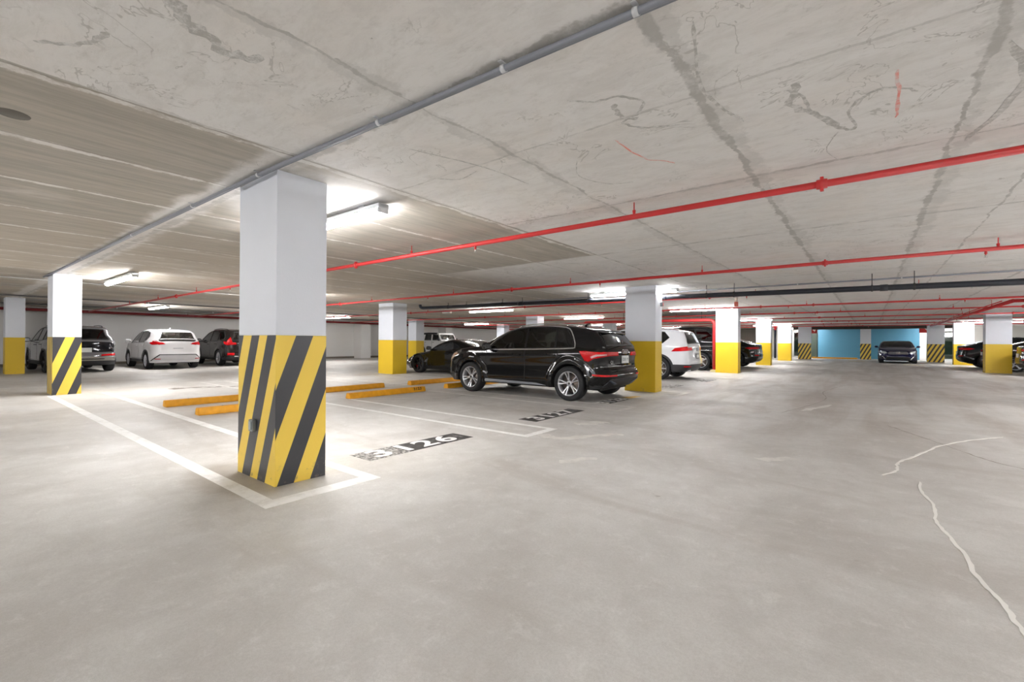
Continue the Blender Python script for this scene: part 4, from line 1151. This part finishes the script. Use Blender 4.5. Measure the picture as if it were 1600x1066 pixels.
# ---- the near black compact SUV
PB = paint('gloss black car paint', srgb(10, 10, 12), .2, .0)
def hero():
    belt = lambda x: .985 + (-x) * .022
    spec = dict(W=.925, res=.034, belt=belt, wb=2.70, fx=1.36, wr=.352, arch=.405, zb=.25, tum=.40, r_front=.24, r_rear=.20, r_tail=.10, flare=.035, plan=.07, k=.055,
                top=[(2.10, .25), (2.19, .30), (2.21, .50), (2.20, .70), (2.13, .86), (2.0, .955), (1.6, 1.02), (1.2, 1.065), (.98, 1.09), (.62, 1.29), (.28, 1.44), (-.05, 1.51), (-.5, 1.535), (-1.0, 1.52), (-1.40, 1.47),
                     (-1.60, 1.435), (-1.70, 1.415), (-1.74, 1.38), (-1.80, 1.33), (-1.97, 1.12), (-2.01, 1.04), (-2.03, .92), (-2.01, .78), (-2.02, .66), (-2.08, .60), (-2.10, .50), (-2.06, .42), (-1.97, .33), (-1.90, .27)],
                clad=lambda x, z: z < .335 and x < -1.4)
    c = Car('suv_car', 'black SUV with silver alloy wheels, largest car, parked in bay past the yellow wheel stops', (-6.10, 8.79, 0), PI, spec)
    W1 = [(.78, 1.025), (.60, 1.20), (.30, 1.385), (.04, 1.455), (-.20, 1.475), (-.235, 1.045)]
    W2 = [(-.265, 1.045), (-.23, 1.477), (-.6, 1.48), (-.95, 1.462), (-.995, 1.065)]
    W3 = [(-1.02, 1.065), (-.98, 1.458), (-1.2, 1.43), (-1.34, 1.26), (-1.43, 1.085)]
    D1 = [(.83, .40), (.88, .8), (.84, 1.0), (-.235, 1.02), (-.24, .38), (.80, .36)]
    D2 = [(-.25, .38), (-.25, 1.02), (-1.08, 1.045), (-1.10, .95), (-.98, .80), (-.90, .60), (-.86, .38)]
    c.dpolys = [D1, D2]
    c.body(PB, [D1, D2], [W1, W2, W3], [((.94, 1.12), (.30, 1.45), G_lite), ((-1.77, 1.36), (-1.985, 1.10), G_blk)])
    c.windows([(W1, G_lite, 'door_window'), (W2, G_dark, 'door_window'), (W3, G_blk, 'quarter_window')])
    trim = [(.86, 1.005), (.62, 1.235), (.30, 1.42), (.04, 1.488), (-.25, 1.51), (-.6, 1.512), (-.95, 1.497), (-1.22, 1.465), (-1.32, 1.37), (-1.48, 1.075), (-1.40, 1.055), (-.6, 1.03), (.2, 1.015), (.86, 1.0)]
    trim = [tuple(p) for p in chaikin(trim, 1)]
    for side in (1, -1): c.strip('window_trim', trim, .02, M_chrome, side, .006)
    c.interior(-1.5, 1.0, .58, 1.30)
    c.wheels('ten', M_rim, .24)
    c.arches(PB, .05, .008)
    c.mirror(.74, 1.03, PB)
    c.handle(-.02, .905, PB); c.handle(-.92, .925, PB)
    c.rail(.1, -1.35, M_chrome, .03)
    for side in (1, -1):
        c.patch('sill_trim', [(.88, .305), (.86, .345), (-.55, .325), (-.80, .285), (.86, .27)], mat('satin sill', srgb(150, 154, 162), .35, .6), side, .012)
        tl = c.patch('tail_lamp', [(-1.56, 1.005), (-1.70, 1.01), (-2.03, .975), (-2.03, .90), (-1.98, .885), (-1.86, .86), (-1.76, .80), (-1.68, .82), (-1.62, .92)], M_tail, side, .006)
        c.patch('clear_band', [(-1.80, .90), (-1.9, .94), (-2.02, .94), (-2.02, .915), (-1.92, .905), (-1.82, .865)], M_tail2, side, .010, tl)
        c.patch('head_lamp', [(2.16, .78), (2.08, .88), (1.92, .925), (1.82, .90), (1.96, .80), (2.10, .70), (2.18, .70)], M_lampdk, side, .005)
        c.patch('side_intake', [(2.19, .36), (2.19, .56), (2.04, .54), (1.98, .38)], M_plast, side, .004)
        c.patch('side_badge', [(.98, .93), (1.06, .93), (1.06, .945), (.98, .945)], M_chrome, side, .006)
        c.strip('rear_reflector', [(-1.84, .545), (-2.08, .53)], .035, M_tail, side, .006)
    c.end('tail_lamp', [(.28, .895), (.30, .965), (.78, .985), (.78, .90)], M_tail, False, .005, mirror=True)
    c.end('rear_reflector', [(.45, .515), (.82, .515), (.82, .545), (.45, .545)], M_tail, False, .005, mirror=True)
    c.end('rear_diffuser', [(-.72, .30), (-.66, .46), (-.45, .47), (.45, .47), (.66, .46), (.72, .30)], M_plast, False, .008)
    c.end('diffuser_blade', [(.30, .36), (.62, .44), (.68, .44), (.40, .345)], M_chrome_dk, False, .02, mirror=True)
    c.end('crease', [(-.78, .70), (-.78, .708), (.78, .708), (.78, .70)], M_gap, False, .003)
    c.end('tailgate_seam', [(-.74, .625), (-.74, .633), (.74, .633), (.74, .625)], M_gap, False, .003)
    c.end('grille', [(-.42, .42), (-.5, .62), (-.42, .80), (.42, .80), (.5, .62), (.42, .42)], M_plast, True, .006)
    o, X = c.plate(.84)
    text_mesh('plate_text', 'D31 9', .085, M_platetx, o, Matrix.Translation((X - .021, 0, .84)) @ Matrix.Rotation(-PI / 2, 4, 'Z') @ Matrix.Rotation(PI / 2, 4, 'X'), .001, .001)
    X, Z = c.endpoint(.5, .80); 
    text_mesh('badge', 'Q3', .085, M_chrome, c.root, Matrix.Translation((X - .006, .52, .79)) @ Matrix.Rotation(-PI / 2, 4, 'Z') @ Matrix.Rotation(PI / 2, 4, 'X'), .002, .002)
    bm = bmesh.new(); X, Z = c.endpoint(0, 1.0)
    for i in range(4):
        yy = (i - 1.5) * .062
        add_tube(bm, [(X - .01 , yy + .04 * math.cos(a), 1.0 + .04 * math.sin(a)) for a in np.linspace(0, 2 * PI, 25)], .005, 6)
    from_bm('ring_badge', bm, M_chrome, c.root)
    # roof spoiler
    bm = bmesh.new(); add_box(bm, (-1.90, -.56, 1.375), (-1.58, .56, 1.405), 0, .014)
    for v in bm.verts: v.co.z += (v.co.x + 1.58) * .14 - (v.co.y ** 2) * .05 + .045; v.co.x -= .03 - .10 * v.co.y ** 2
    from_bm('roof_spoiler', bm, PB, c.root, True)
    bm = bmesh.new(); add_tube(bm, [(-1.2, 0, 1.52), (-1.26, 0, 1.575), (-1.34, 0, 1.59)], [.03, .02, .008], 8); from_bm('antenna', bm, PB, c.root)
M_chrome_dk = mat('dark satin trim', srgb(72, 84, 100), .3, .6)
hero()

# ---- generic SUV seen from behind
def suv(label, loc, rz, col, **o):
    L = o.get('L', 4.4); H = o.get('H', 1.65); wr = o.get('wr', .35); sx = L / 4.48; sz = H / 1.58
    top = o.get('top') or [(2.05, .26), (2.12, .34), (2.13, .55), (2.10, .76), (2.0, .93), (1.7, 1.01), (1.2, 1.07), (1.0, 1.10), (.62, 1.32), (.28, 1.48), (-.1, 1.55), (-.6, 1.575), (-1.2, 1.56), (-1.72, 1.50), (-1.86, 1.47),
        (-1.92, 1.42), (-2.06, 1.12), (-2.10, 1.02), (-2.11, .8), (-2.13, .66), (-2.17, .55), (-2.14, .42), (-2.04, .30), (-1.98, .26)]
    T = [(x * sx, z * sz if z > .5 else z) for x, z in top]
    bz = o.get('beltz', 1.0) * sz; belt = lambda x: bz - x * .02
    spec = dict(W=o.get('W', .92), res=.05, belt=belt, wb=o.get('wb', 2.66), fx=o.get('wb', 2.66) / 2 + .02, wr=wr, arch=wr + .05, zb=.26, tum=o.get('tum', .36), top=T, clad=o.get('clad'), r_rear=o.get('r_rear', .2), r_front=o.get('r_front', .24), cuts=o.get('cuts', []), k=.055, flare=o.get('flare', .03))
    c = Car(o.get('name', 'suv_car'), label, loc, rz, spec)
    s_ = lambda P: [(x * sx, z * sz) for x, z in P]
    W1 = s_([(.80, 1.05), (.60, 1.24), (.30, 1.42), (.04, 1.485), (-.20, 1.495), (-.235, 1.06)])
    W2 = s_([(-.27, 1.06), (-.24, 1.495), (-.6, 1.50), (-1.02, 1.485), (-1.10, 1.08)])
    W3 = s_([(-1.14, 1.085), (-1.06, 1.48), (-1.4, 1.455), (-1.62, 1.28), (-1.66, 1.13)])
    if o.get('w3'): W3 = s_(o['w3'])
    D1 = s_([(.84, .45), (.88, .8), (.86, 1.02), (-.25, 1.035), (-.25, .42), (.80, .42)])
    D2 = s_([(-.26, .42), (-.26, 1.035), (-1.12, 1.055), (-1.14, .98), (-1.02, .84), (-.92, .62), (-.88, .42)])
    c.dpolys = [D1, D2]
    g1, g2 = o.get('g1', G_dark), o.get('g2', G_blk)
    rw = o.get('rw', ((-1.91, 1.43), (-2.075, 1.09)))
    c.body(col, [D1, D2], [W1, W2, W3], [(s_([(1.0, 1.12)])[0], s_([(.30, 1.46)])[0], g1), (s_([rw[0]])[0], s_([rw[1]])[0], g2)])
    c.windows([(W1, g1, 'door_window'), (W2, g1 if o.get('lite') else g2, 'door_window'), (W3, g2, 'quarter_window')])
    c.interior(-1.5 * sx, 1.0 * sx, .58, 1.28 * sz)
    c.wheels(o.get('style', 'five'), o.get('rim', M_rim), .235)
    if o.get('archm'): c.arches(o['archm'], .07, .008)
    c.mirror(.76 * sx, 1.05 * sz, o.get('mirm', col))
    c.handle(-.02, .92 * sz, o.get('hm', col)); c.handle(-.92, .94 * sz, o.get('hm', col))
    if o.get('rails', True): c.rail(.1, -1.5 * sx, o.get('railm', M_plast), .03)
    return c, sx, sz

# dark grey crossover behind the left striped pillar
PG = paint('grey car paint', srgb(92, 92, 94), .25, .4); PN = paint('dark tail paint', srgb(26, 28, 34), .2, .2)
c, sx, sz = suv('dark grey crossover parked nose-in at far left, half hidden by the left striped pillar', (-24.0, 3.2, 0), PI + .04, paint('graphite car paint', srgb(138, 138, 141), .25, .5), L=4.75, H=1.66, wb=2.95, wr=.37, W=.93,
                style='five', rim=M_rimdk, archm=M_plast, clad=lambda x, z: z < .42)
c.end('tail_panel', [(-.86, .72), (-.80, 1.06), (.80, 1.06), (.86, .72)], PN, False, .004)
c.end('tail_lamp', [(.40, .58), (.42, .64), (.88, .68), (.88, .60)], M_tail, False, .007, mirror=True)
c.end('rear_bumper', [(-.86, .42), (-.88, .56), (.88, .56), (.86, .42)], mat('silver bumper', srgb(150, 148, 142), .35, .5), False, .012)
c.end('bumper_slot', [(-.5, .47), (-.5, .50), (.5, .50), (.5, .47)], M_gap, False, .014)
c.plate(.80, y=0)
mtube('exhaust', [(-1.7, -.35, .28), (-2.1, -.35, .28)], .05, M_steel, c.root)
# white hatchback crossover
PW = paint('white car paint', srgb(226, 226, 228), .25, .0)
c, sx, sz = suv('white hatchback crossover with lit red tail lamps, parked against the left wall', (-24.15, 6.12, 0), PI, PW, L=4.32, H=1.60, wb=2.62, wr=.335, W=.88, tum=.40, g1=glass('pale car glass', (.6, .66, .6), .5), lite=True,
                style='multi', rim=M_rim, archm=M_plast, clad=lambda x, z: z < .40 and abs(x) < 1.6, rails=False, g2=glass('pale rear glass', (.5, .56, .5), .5), r_rear=.26,
                w3=[(-1.14, 1.11), (-1.08, 1.47), (-1.3, 1.43), (-1.42, 1.28), (-1.3, 1.14)])
c.end('tail_lamp', [(.42, .98), (.50, 1.04), (.88, 1.14), (.95, 1.04), (.62, .96)], M_tail, False, .008, mirror=True)
for side in (1, -1): c.patch('tail_lamp', [(-1.68, 1.06), (-1.95, 1.10), (-2.06, 1.05), (-2.0, .97), (-1.9, .97)], M_tail, side, .006)
c.end('spoiler_bar', [(-.6, 1.16), (-.58, 1.19), (.58, 1.19), (.6, 1.16)], PW, False, .02)
c.end('bumper_edge', [(-.95, .33), (-.62, .60), (.62, .60), (.95, .33), (.88, .33), (.60, .57), (-.60, .57), (-.88, .33)], M_plast, False, .008)
c.end('rear_bumper', [(-.85, .36), (-.60, .56), (.60, .56), (.85, .36)], mat('grey white bumper', srgb(206, 206, 210), .4), False, .014)
c.end('rear_reflector', [(.58, .41), (.58, .435), (.76, .435), (.76, .41)], M_tail, False, .018, mirror=True)
c.end('lettering', [(-.17, .82), (-.17, .835), (.17, .835), (.17, .82)], M_galv, False, .006)
bm = bmesh.new(); add_tube(bm, [(-.9, 0, 1.6), (-1.05, 0, 1.65), (-1.1, 0, 1.66)], [.04, .025, .01], 8); from_bm('antenna', bm, PW, c.root)
# black SUV right of it
c, sx, sz = suv('black SUV with tall red tail lamps, beside the white hatchback', (-25.0, 9.05, 0), PI, paint('black brown car paint', srgb(40, 36, 35), .18, .1), L=4.6, H=1.68, wb=2.66, wr=.36, W=.93, style='five', clad=lambda x, z: z < .4)
c.end('tail_lamp', [(.50, .96), (.52, 1.04), (.66, 1.06), (.70, 1.30), (.82, 1.30), (.90, 1.02), (.88, .94)], M_tail, False, .008, mirror=True)
for side in (1, -1): c.patch('tail_lamp', [(-1.80, 1.10), (-2.0, 1.12), (-2.10, 1.0), (-2.05, .96), (-1.9, 1.0)], M_tail, side, .006)
c.end('rear_reflector', [(.6, .50), (.6, .60), (.88, .60), (.88, .50)], M_tail, False, .008, mirror=True)
c.end('rear_bumper', [(-.6, .42), (-.6, .47), (.6, .47), (.6, .42)], M_chrome, False, .012)
c.end('chrome_bar', [(-.48, 1.0), (-.48, 1.02), (.48, 1.02), (.48, 1.0)], M_chrome, False, .01)
c.plate(.86)
# white compact SUV behind the big yellow pillar
M_vw = mat('light badge', srgb(200, 205, 208), .25, .6)
c, sx, sz = suv('white SUV with dark lower bumper, behind the large yellow-based pillar', (-6.75, 15.45, 0), PI, paint('white suv paint', srgb(226, 228, 232), .22, 0), L=4.60, H=1.66, wb=2.76, wr=.36, W=.92, style='seven', archm=M_plast,
                clad=lambda x, z: z < .50 and x < -1.3 or z < .36, railm=M_chrome, cuts=[[(-1.8, .50), (-2.25, .50)]], rw=((-1.91, 1.42), (-2.07, 1.09)),
                w3=[(-1.14, 1.085), (-1.06, 1.48), (-1.42, 1.45), (-1.58, 1.28), (-1.42, 1.12)])
c.end('tail_lamp', [(.40, .93), (.42, 1.02), (.90, 1.04), (.88, .92)], M_tail, False, .008, mirror=True)
for side in (1, -1): c.patch('tail_lamp', [(-1.74, .91), (-1.86, 1.02), (-2.2, 1.07), (-2.2, .95), (-2.06, .92)], M_tail, side, .006)
c.end('rear_reflector', [(.55, .42), (.55, .45), (.85, .45), (.85, .42)], M_tail, False, .008, mirror=True)
c.plate(.76, rim_m=M_gap)
X, Z = c.endpoint(0, 1.0); bm = bmesh.new(); add_tube(bm, [(X - .01, .055 * math.cos(a), .98 + .055 * math.sin(a)) for a in np.linspace(0, 2 * PI, 21)], .008, 6); add_tube(bm, [(X - .01, -.03, 1.02), (X - .01, 0, .94), (X - .01, .03, 1.02)], .005, 6)
from_bm('round_badge', bm, M_chrome, c.root)
mtube('exhaust', [(-2.0, .5, .30), (-2.24, .5, .30)], .035, M_chrome, c.root)
# tall dark SUV mostly behind the riser
PD = paint('dark car paint', srgb(30, 31, 33), .16, .1)
c, sx, sz = suv('tall black SUV with chrome side strips, between the white SUV and the red riser', (-7.3, 21.7, 0), PI, PD, L=5.1, H=1.90, wb=3.0, wr=.39, W=1.0, style='five', tum=.26, r_rear=.14)
for side in (1, -1):
    c.strip('chrome_strip', [(1.9, 1.0), (-2.3, 1.06)], .02, M_chrome, side, .01); c.strip('chrome_strip', [(1.9, .84), (-2.3, .88)], .018, M_chrome, side, .01)
    c.patch('running_board', [(1.0, .30), (1.0, .36), (-1.0, .36), (-1.0, .30)], M_chrome, side, .03)
    c.patch('tail_lamp', [(-2.3, 1.3), (-2.42, 1.3), (-2.46, .98), (-2.34, .98)], M_tail, side, .006)

# ---- low cars
def low(label, loc, rz, col, kind, **o):
    W = o.get('W', .92)
    if kind == 'sports':
        top = [(2.02, .14), (2.18, .22), (2.20, .38), (2.10, .52), (1.85, .63), (1.35, .735), (.9, .79), (.62, .86), (.30, 1.05), (-.02, 1.19), (-.30, 1.235), (-.62, 1.215), (-1.0, 1.13), (-1.45, 1.0), (-1.85, .93), (-2.08, .91), (-2.14, .88),
               (-2.16, .72), (-2.20, .5), (-2.16, .32), (-2.02, .2)]
        spec = dict(belt=lambda x: .84 - x * .02, wb=2.71, fx=1.22, wr=.335, arch=.375, zb=.15, tum=.52, r_front=.36, r_rear=.2, r_hood=.16, flare=.05, W=.95, r_ws=.06, r_top=.1, gplan=.14, plan=.05)
        W1 = [(.50, .90), (.26, 1.02), (-.02, 1.13), (-.28, 1.165), (-.50, 1.14), (-.62, .96), (-.60, .90)]
        wins = [(W1, G_dark, 'door_window')]
        D1 = [(.52, .28), (.60, .6), (.56, .84), (-.62, .86), (-.74, .6), (-.60, .28)]
        doors = [D1]; scr = [((.62, .86), (.06, 1.16), G_dark), ((-.75, 1.19), (-1.55, .985), G_blk)]
    elif kind == 'coupe':   # front-engined two door
        top = [(2.08, .2), (2.2, .26), (2.22, .48), (2.16, .66), (2.05, .76), (1.6, .88), (1.1, .96), (.85, 1.0), (.45, 1.19), (.05, 1.35), (-.35, 1.40), (-.8, 1.375), (-1.3, 1.22), (-1.65, 1.07), (-1.95, 1.05), (-2.14, 1.03), (-2.2, .98),
               (-2.22, .72), (-2.24, .5), (-2.18, .3), (-2.05, .22)]
        spec = dict(belt=lambda x: .94 - x * .03, wb=2.84, fx=1.42, wr=.335, arch=.38, zb=.2, tum=.46, r_front=.36, r_rear=.24, r_hood=.12, W=.93, gplan=.1, r_ws=.06, plan=.07, flare=.03)
        W1 = [(.66, 1.0), (.42, 1.13), (.05, 1.27), (-.30, 1.325), (-.62, 1.31), (-.70, 1.0)]
        W2 = [(-.73, 1.0), (-.66, 1.31), (-.95, 1.27), (-1.28, 1.13), (-1.38, 1.04)]
        wins = [(W1, G_dark, 'door_window'), (W2, G_blk, 'quarter_window')]
        D1 = [(.72, .34), (.80, .7), (.74, .98), (-.72, .99), (-.76, .6), (-.66, .34)]
        doors = [D1]; scr = [((.85, 1.0), (.14, 1.32), G_dark), ((-.92, 1.35), (-1.58, 1.10), G_blk)]
    else:   # fastback high tail
        top = [(2.1, .24), (2.28, .3), (2.3, .55), (2.22, .74), (2.05, .86), (1.6, .98), (1.1, 1.06), (.9, 1.1), (.5, 1.31), (.1, 1.50), (-.3, 1.56), (-.8, 1.55), (-1.3, 1.42), (-1.75, 1.24), (-2.08, 1.12), (-2.22, 1.12), (-2.27, 1.08),
               (-2.26, .92), (-2.30, .72), (-2.32, .55), (-2.28, .4), (-2.12, .28)]
        spec = dict(belt=lambda x: 1.0 - x * .03, wb=2.85, fx=1.43, wr=.37, arch=.42, zb=.25, tum=.38, r_front=.3, r_rear=.24, W=.97, gplan=.12, plan=.07)
        W1 = [(.72, 1.07), (.50, 1.22), (.1, 1.42), (-.20, 1.475), (-.24, 1.08)]
        W2 = [(-.27, 1.08), (-.24, 1.477), (-.75, 1.47), (-1.2, 1.35), (-1.6, 1.16), (-1.3, 1.11)]
        wins = [(W1, G_dark, 'door_window'), (W2, G_blk, 'door_window')]
        D1 = [(.80, .42), (.86, .8), (.80, 1.04), (-.25, 1.05), (-.26, .6), (-.2, .42)]; D2 = [(-.26, .44), (-.26, 1.05), (-1.1, 1.07), (-1.12, .98), (-1.0, .84), (-.94, .62), (-.84, .44)]
        doors = [D1, D2]; scr = [((.9, 1.1), (.18, 1.47), G_dark), ((-1.0, 1.50), (-1.95, 1.17), G_blk)]
    spec.update(top=top, res=o.get('res', .05))
    c = Car(o.get('name', 'sports_car' if kind == 'sports' else 'coupe_car'), label, loc, rz, spec); c.dpolys = doors
    c.body(col, doors, [w[0] for w in wins], scr); c.windows(wins)
    if kind != 'sports': c.interior(-1.2, .85, .42, .98)
    c.wheels(o.get('style', 'five'), o.get('rim', M_rimdk), .25, caliper=o.get('cal'), rr=.74)
    bz = spec['belt'](.5); c.mirror(.50 if kind == 'sports' else .62, bz + .06, col, (.09, .11, .07))
    c.handle(-.3, bz - .10, col, .16)
    return c
c = low('low black sports car with dark wheels, behind the nose of the near black SUV', (-12.3, 12.35, 0), PI, PB, 'sports', style='ten', cal=M_red_cal, res=.042)
for side in (1, -1):
    c.patch('side_vent', [(.85, .42), (.70, .60), (.66, .56), (.74, .40)], M_plast, side, .004); c.strip('vent_blade', [(-.95, .40), (-.75, .62)], .05, M_plast, side, .01)
    c.patch('head_lamp', [(2.0, .53), (1.8, .62), (1.6, .66), (1.85, .55)], M_plast, side, .004); c.patch('marker_lamp', [(1.62, .50), (1.70, .50), (1.69, .53), (1.62, .53)], M_chrome, side, .005)
    c.patch('tail_lamp', [(-2.0, .78), (-2.18, .78), (-2.18, .68), (-2.02, .70)], M_tail, side, .005)
bm = bmesh.new(); add_box(bm, (-2.2, -.8, .99), (-1.98, .8, 1.01), 0, .006); add_box(bm, (-2.12, -.62, .88), (-2.06, -.58, 1.0)); add_box(bm, (-2.12, .58, .88), (-2.06, .62, 1.0)); from_bm('rear_wing', bm, PB, c.root)
# dark fastback left of the aisle
c = low('dark fastback with red tail lamps, poking out between the second and third yellow pillars', (-6.6, 25.0, 0), PI, PD, 'fast', name='fastback_car', rim=M_rim)
def tail(c, zl=.93, col=M_tail):
    for side in (1, -1): c.patch('tail_lamp', [(-1.85, zl + .03), (-2.02, zl + .08), (-2.32, zl + .07), (-2.32, zl - .02), (-2.05, zl - .03)], col, side, .006)
    c.end('tail_lamp', [(.30, zl - .02), (.30, zl + .05), (.93, zl + .08), (.93, zl - .03)], col, False, .006, mirror=True)
    c.end('rear_diffuser', [(-.7, .32), (-.7, .46), (.7, .46), (.7, .32)], M_plast, False, .008)
    c.end('bumper_trim', [(-.6, .50), (-.6, .515), (.6, .515), (.6, .50)], M_chrome, False, .010)
    c.end('rear_reflector', [(.5, .60), (.5, .64), (.85, .64), (.85, .60)], col, False, .008, mirror=True)
    c.plate(.78)
tail(c)
# right side
PK = paint('black green car paint', srgb(34, 40, 42), .15, .2)
c = low('black fastback with long red tail lamp, left of the yellow pillar at the right edge', (6.0, 33.3, 0), 0, PK, 'fast', name='fastback_car', rim=M_rimdk); tail(c, .95)
c = low('dark car tail beside the black fastback, partly behind the yellow pillar at right', (6.45, 30.4, 0), 0, paint('dark bronze car paint', srgb(52, 48, 46), .15, .4), 'coupe', rim=M_rim, name='sedan_car'); tail(c, .88)
c = low('dark car at the very right edge, beyond the yellow pillar', (6.95, 26.2, 0), 0, paint('dark brown car paint', srgb(50, 42, 38), .15, .3), 'fast', name='hatchback_car'); tail(c, .95)
# dark blue coupe facing us
PBL = paint('navy blue car paint', srgb(22, 26, 66), .15, .3)
c = low('dark blue coupe facing down the aisle in front of the blue wall', (1.35, 39.2, 0), -PI / 2, PBL, 'coupe', rim=M_rim, style='ten', res=.042)
c.end('grille', [(-.46, .56), (-.50, .66), (-.40, .74), (.40, .74), (.50, .66), (.46, .56)], mat('mesh grille', srgb(120, 122, 128), .35, .7), True, .006)
c.end('grille_bar', [(-.45, .645), (-.45, .665), (.45, .665), (.45, .645)], M_chrome, True, .014)
c.end('head_lamp', [(.52, .64), (.58, .72), (.92, .80), (1.02, .74), (.86, .63), (.62, .60)], M_lamp, True, .010, mirror=True)
c.end('lower_intake', [(-.62, .26), (-.55, .42), (.55, .42), (.62, .26)], M_plast, True, .006)
c.end('side_intake', [(.66, .28), (.66, .44), (.95, .46), (.95, .28)], M_plast, True, .006, mirror=True)
c.end('intake_blade', [(.60, .24), (.58, .27), (.72, .44), (.98, .48), (.98, .44), (.76, .40)], M_chrome, True, .016, mirror=True)
X, Z = c.endpoint(0, .655, True); bm = bmesh.new()
add_tube(bm, [(X + .02, .085 * math.cos(a), .655 + .085 * math.sin(a)) for a in np.linspace(0, 2 * PI, 25)], .012, 6)
for k in range(3):
    a = PI / 2 + k * 2 * PI / 3; add_tube(bm, [(X + .02, 0, .655), (X + .02, .08 * math.cos(a), .655 + .08 * math.sin(a))], [.018, .006], 6)
from_bm('star_badge', bm, M_chrome, c.root)

# ---- boxy white off-roader
def jeep():
    PJ = paint('off-roader white paint', srgb(228, 228, 226), .3, 0); top_m = mat('black soft top', srgb(30, 30, 32), .8)
    top = [(1.95, .5), (2.0, .55), (2.0, .85), (1.99, 1.10), (1.93, 1.14), (1.3, 1.20), (.72, 1.24), (.66, 1.27), (.42, 1.70), (.36, 1.78), (.1, 1.82), (-.8, 1.84), (-1.9, 1.80), (-2.0, 1.74), (-2.04, 1.3), (-2.06, .9), (-2.06, .58), (-2.0, .52)]
    top = [q for p in top for q in (p, p)]
    spec = dict(W=.80, res=.06, belt=lambda x: 1.22, wb=2.95, fx=1.42, wr=.41, arch=.50, zb=.52, tum=.10, r_front=.07, r_rear=.06, r_hood=.05, r_top=.05, r_ws=.03, r_tail=.05, top=top, k=.01, flare=0, plan=.02, gplan=.0, tuck=0, crown=.01, blur=1,
                clad=lambda x, z: z > 1.70 and x < .2 or (z > 1.3 and x < -1.55))
    c = Car('off_roader_car', 'boxy white off-roader with black soft top, parked by the far wall', (-25.0, 23.4, 0), 0.0, spec)
    W1 = [(.50, 1.28), (.34, 1.66), (-.22, 1.68), (-.24, 1.28)]; W2 = [(-.40, 1.28), (-.38, 1.68), (-1.02, 1.68), (-1.12, 1.28)]; W3 = [(-1.30, 1.32), (-1.28, 1.64), (-1.85, 1.62), (-1.88, 1.32)]
    D1 = [(.66, .62), (.68, 1.22), (-.30, 1.24), (-.30, .62)]; D2 = [(-.34, .62), (-.34, 1.24), (-1.20, 1.24), (-1.18, 1.0), (-1.0, .8), (-.96, .62)]
    c.dpolys = [D1, D2]
    c.body(PJ, [D1, D2], [W1, W2, W3], [((.62, 1.34), (.44, 1.66), glass('greenish windscreen', (.5, .6, .55), .5)), ((-2.0, 1.68), (-2.04, 1.35), G_blk)])
    c.windows([(W1, G_blk, 'door_window'), (W2, G_blk, 'door_window'), (W3, G_blk, 'quarter_window')])
    c.interior(-1.3, .7, .7, 1.5); c.wheels('five', M_rimdk, .26, -.10, rr=.55); c.handle(-.15, 1.12, M_plast, .14); c.handle(-1.0, 1.12, M_plast, .14)
    for cx in (1.42, c.rx):
        for side in (1, -1):
            bm = bmesh.new(); prev = None
            for t in np.linspace(-.15, PI + .15, 18):
                R0, R1 = .50, .56; ys = (side * .76, side * .96)
                v = [bm.verts.new((cx + R * math.cos(t), y, .41 + R * math.sin(t) * (.96))) for R, y in ((R0, ys[0]), (R0, ys[1]), (R1, ys[1]), (R1, ys[0]))]
                if prev:
                    for q in range(4): bm.faces.new((prev[q], prev[(q + 1) % 4], v[(q + 1) % 4], v[q]))
                else: bm.faces.new(v)
                prev = v
            bm.faces.new(prev[::-1]); bmesh.ops.recalc_face_normals(bm, faces=bm.faces[:]); from_bm('fender_flare', bm, M_plast, c.root)
    c.mirror(.56, 1.28, M_plast, (.06, .1, .1))
    mbox('front_bumper', (2.0, -.85, .5), (2.2, .85, .68), M_plast, c.root, .03)
    for i in range(7): mbox('grille_slot', (2.0, -.33 + i * .1, .78), (2.03, -.27 + i * .1, 1.06), M_gap, c.root, .005)
    for s in (-1, 1):
        bm = bmesh.new(); add_lathe(bm, [(2.0, .1), (2.05, .095), (2.06, .001)], 'X', 20, 0, (0, s * .52, .95)); from_bm('head_lamp', bm, M_lamp, c.root)
    bm = bmesh.new(); add_lathe(bm, [(-2.08, .2), (-2.08, .38), (-2.14, .41), (-2.28, .41), (-2.32, .37), (-2.32, .001)], 'X', 28, 0, (0, 0, 1.0)); from_bm('spare_wheel', bm, M_tyre, c.root)
jeep()
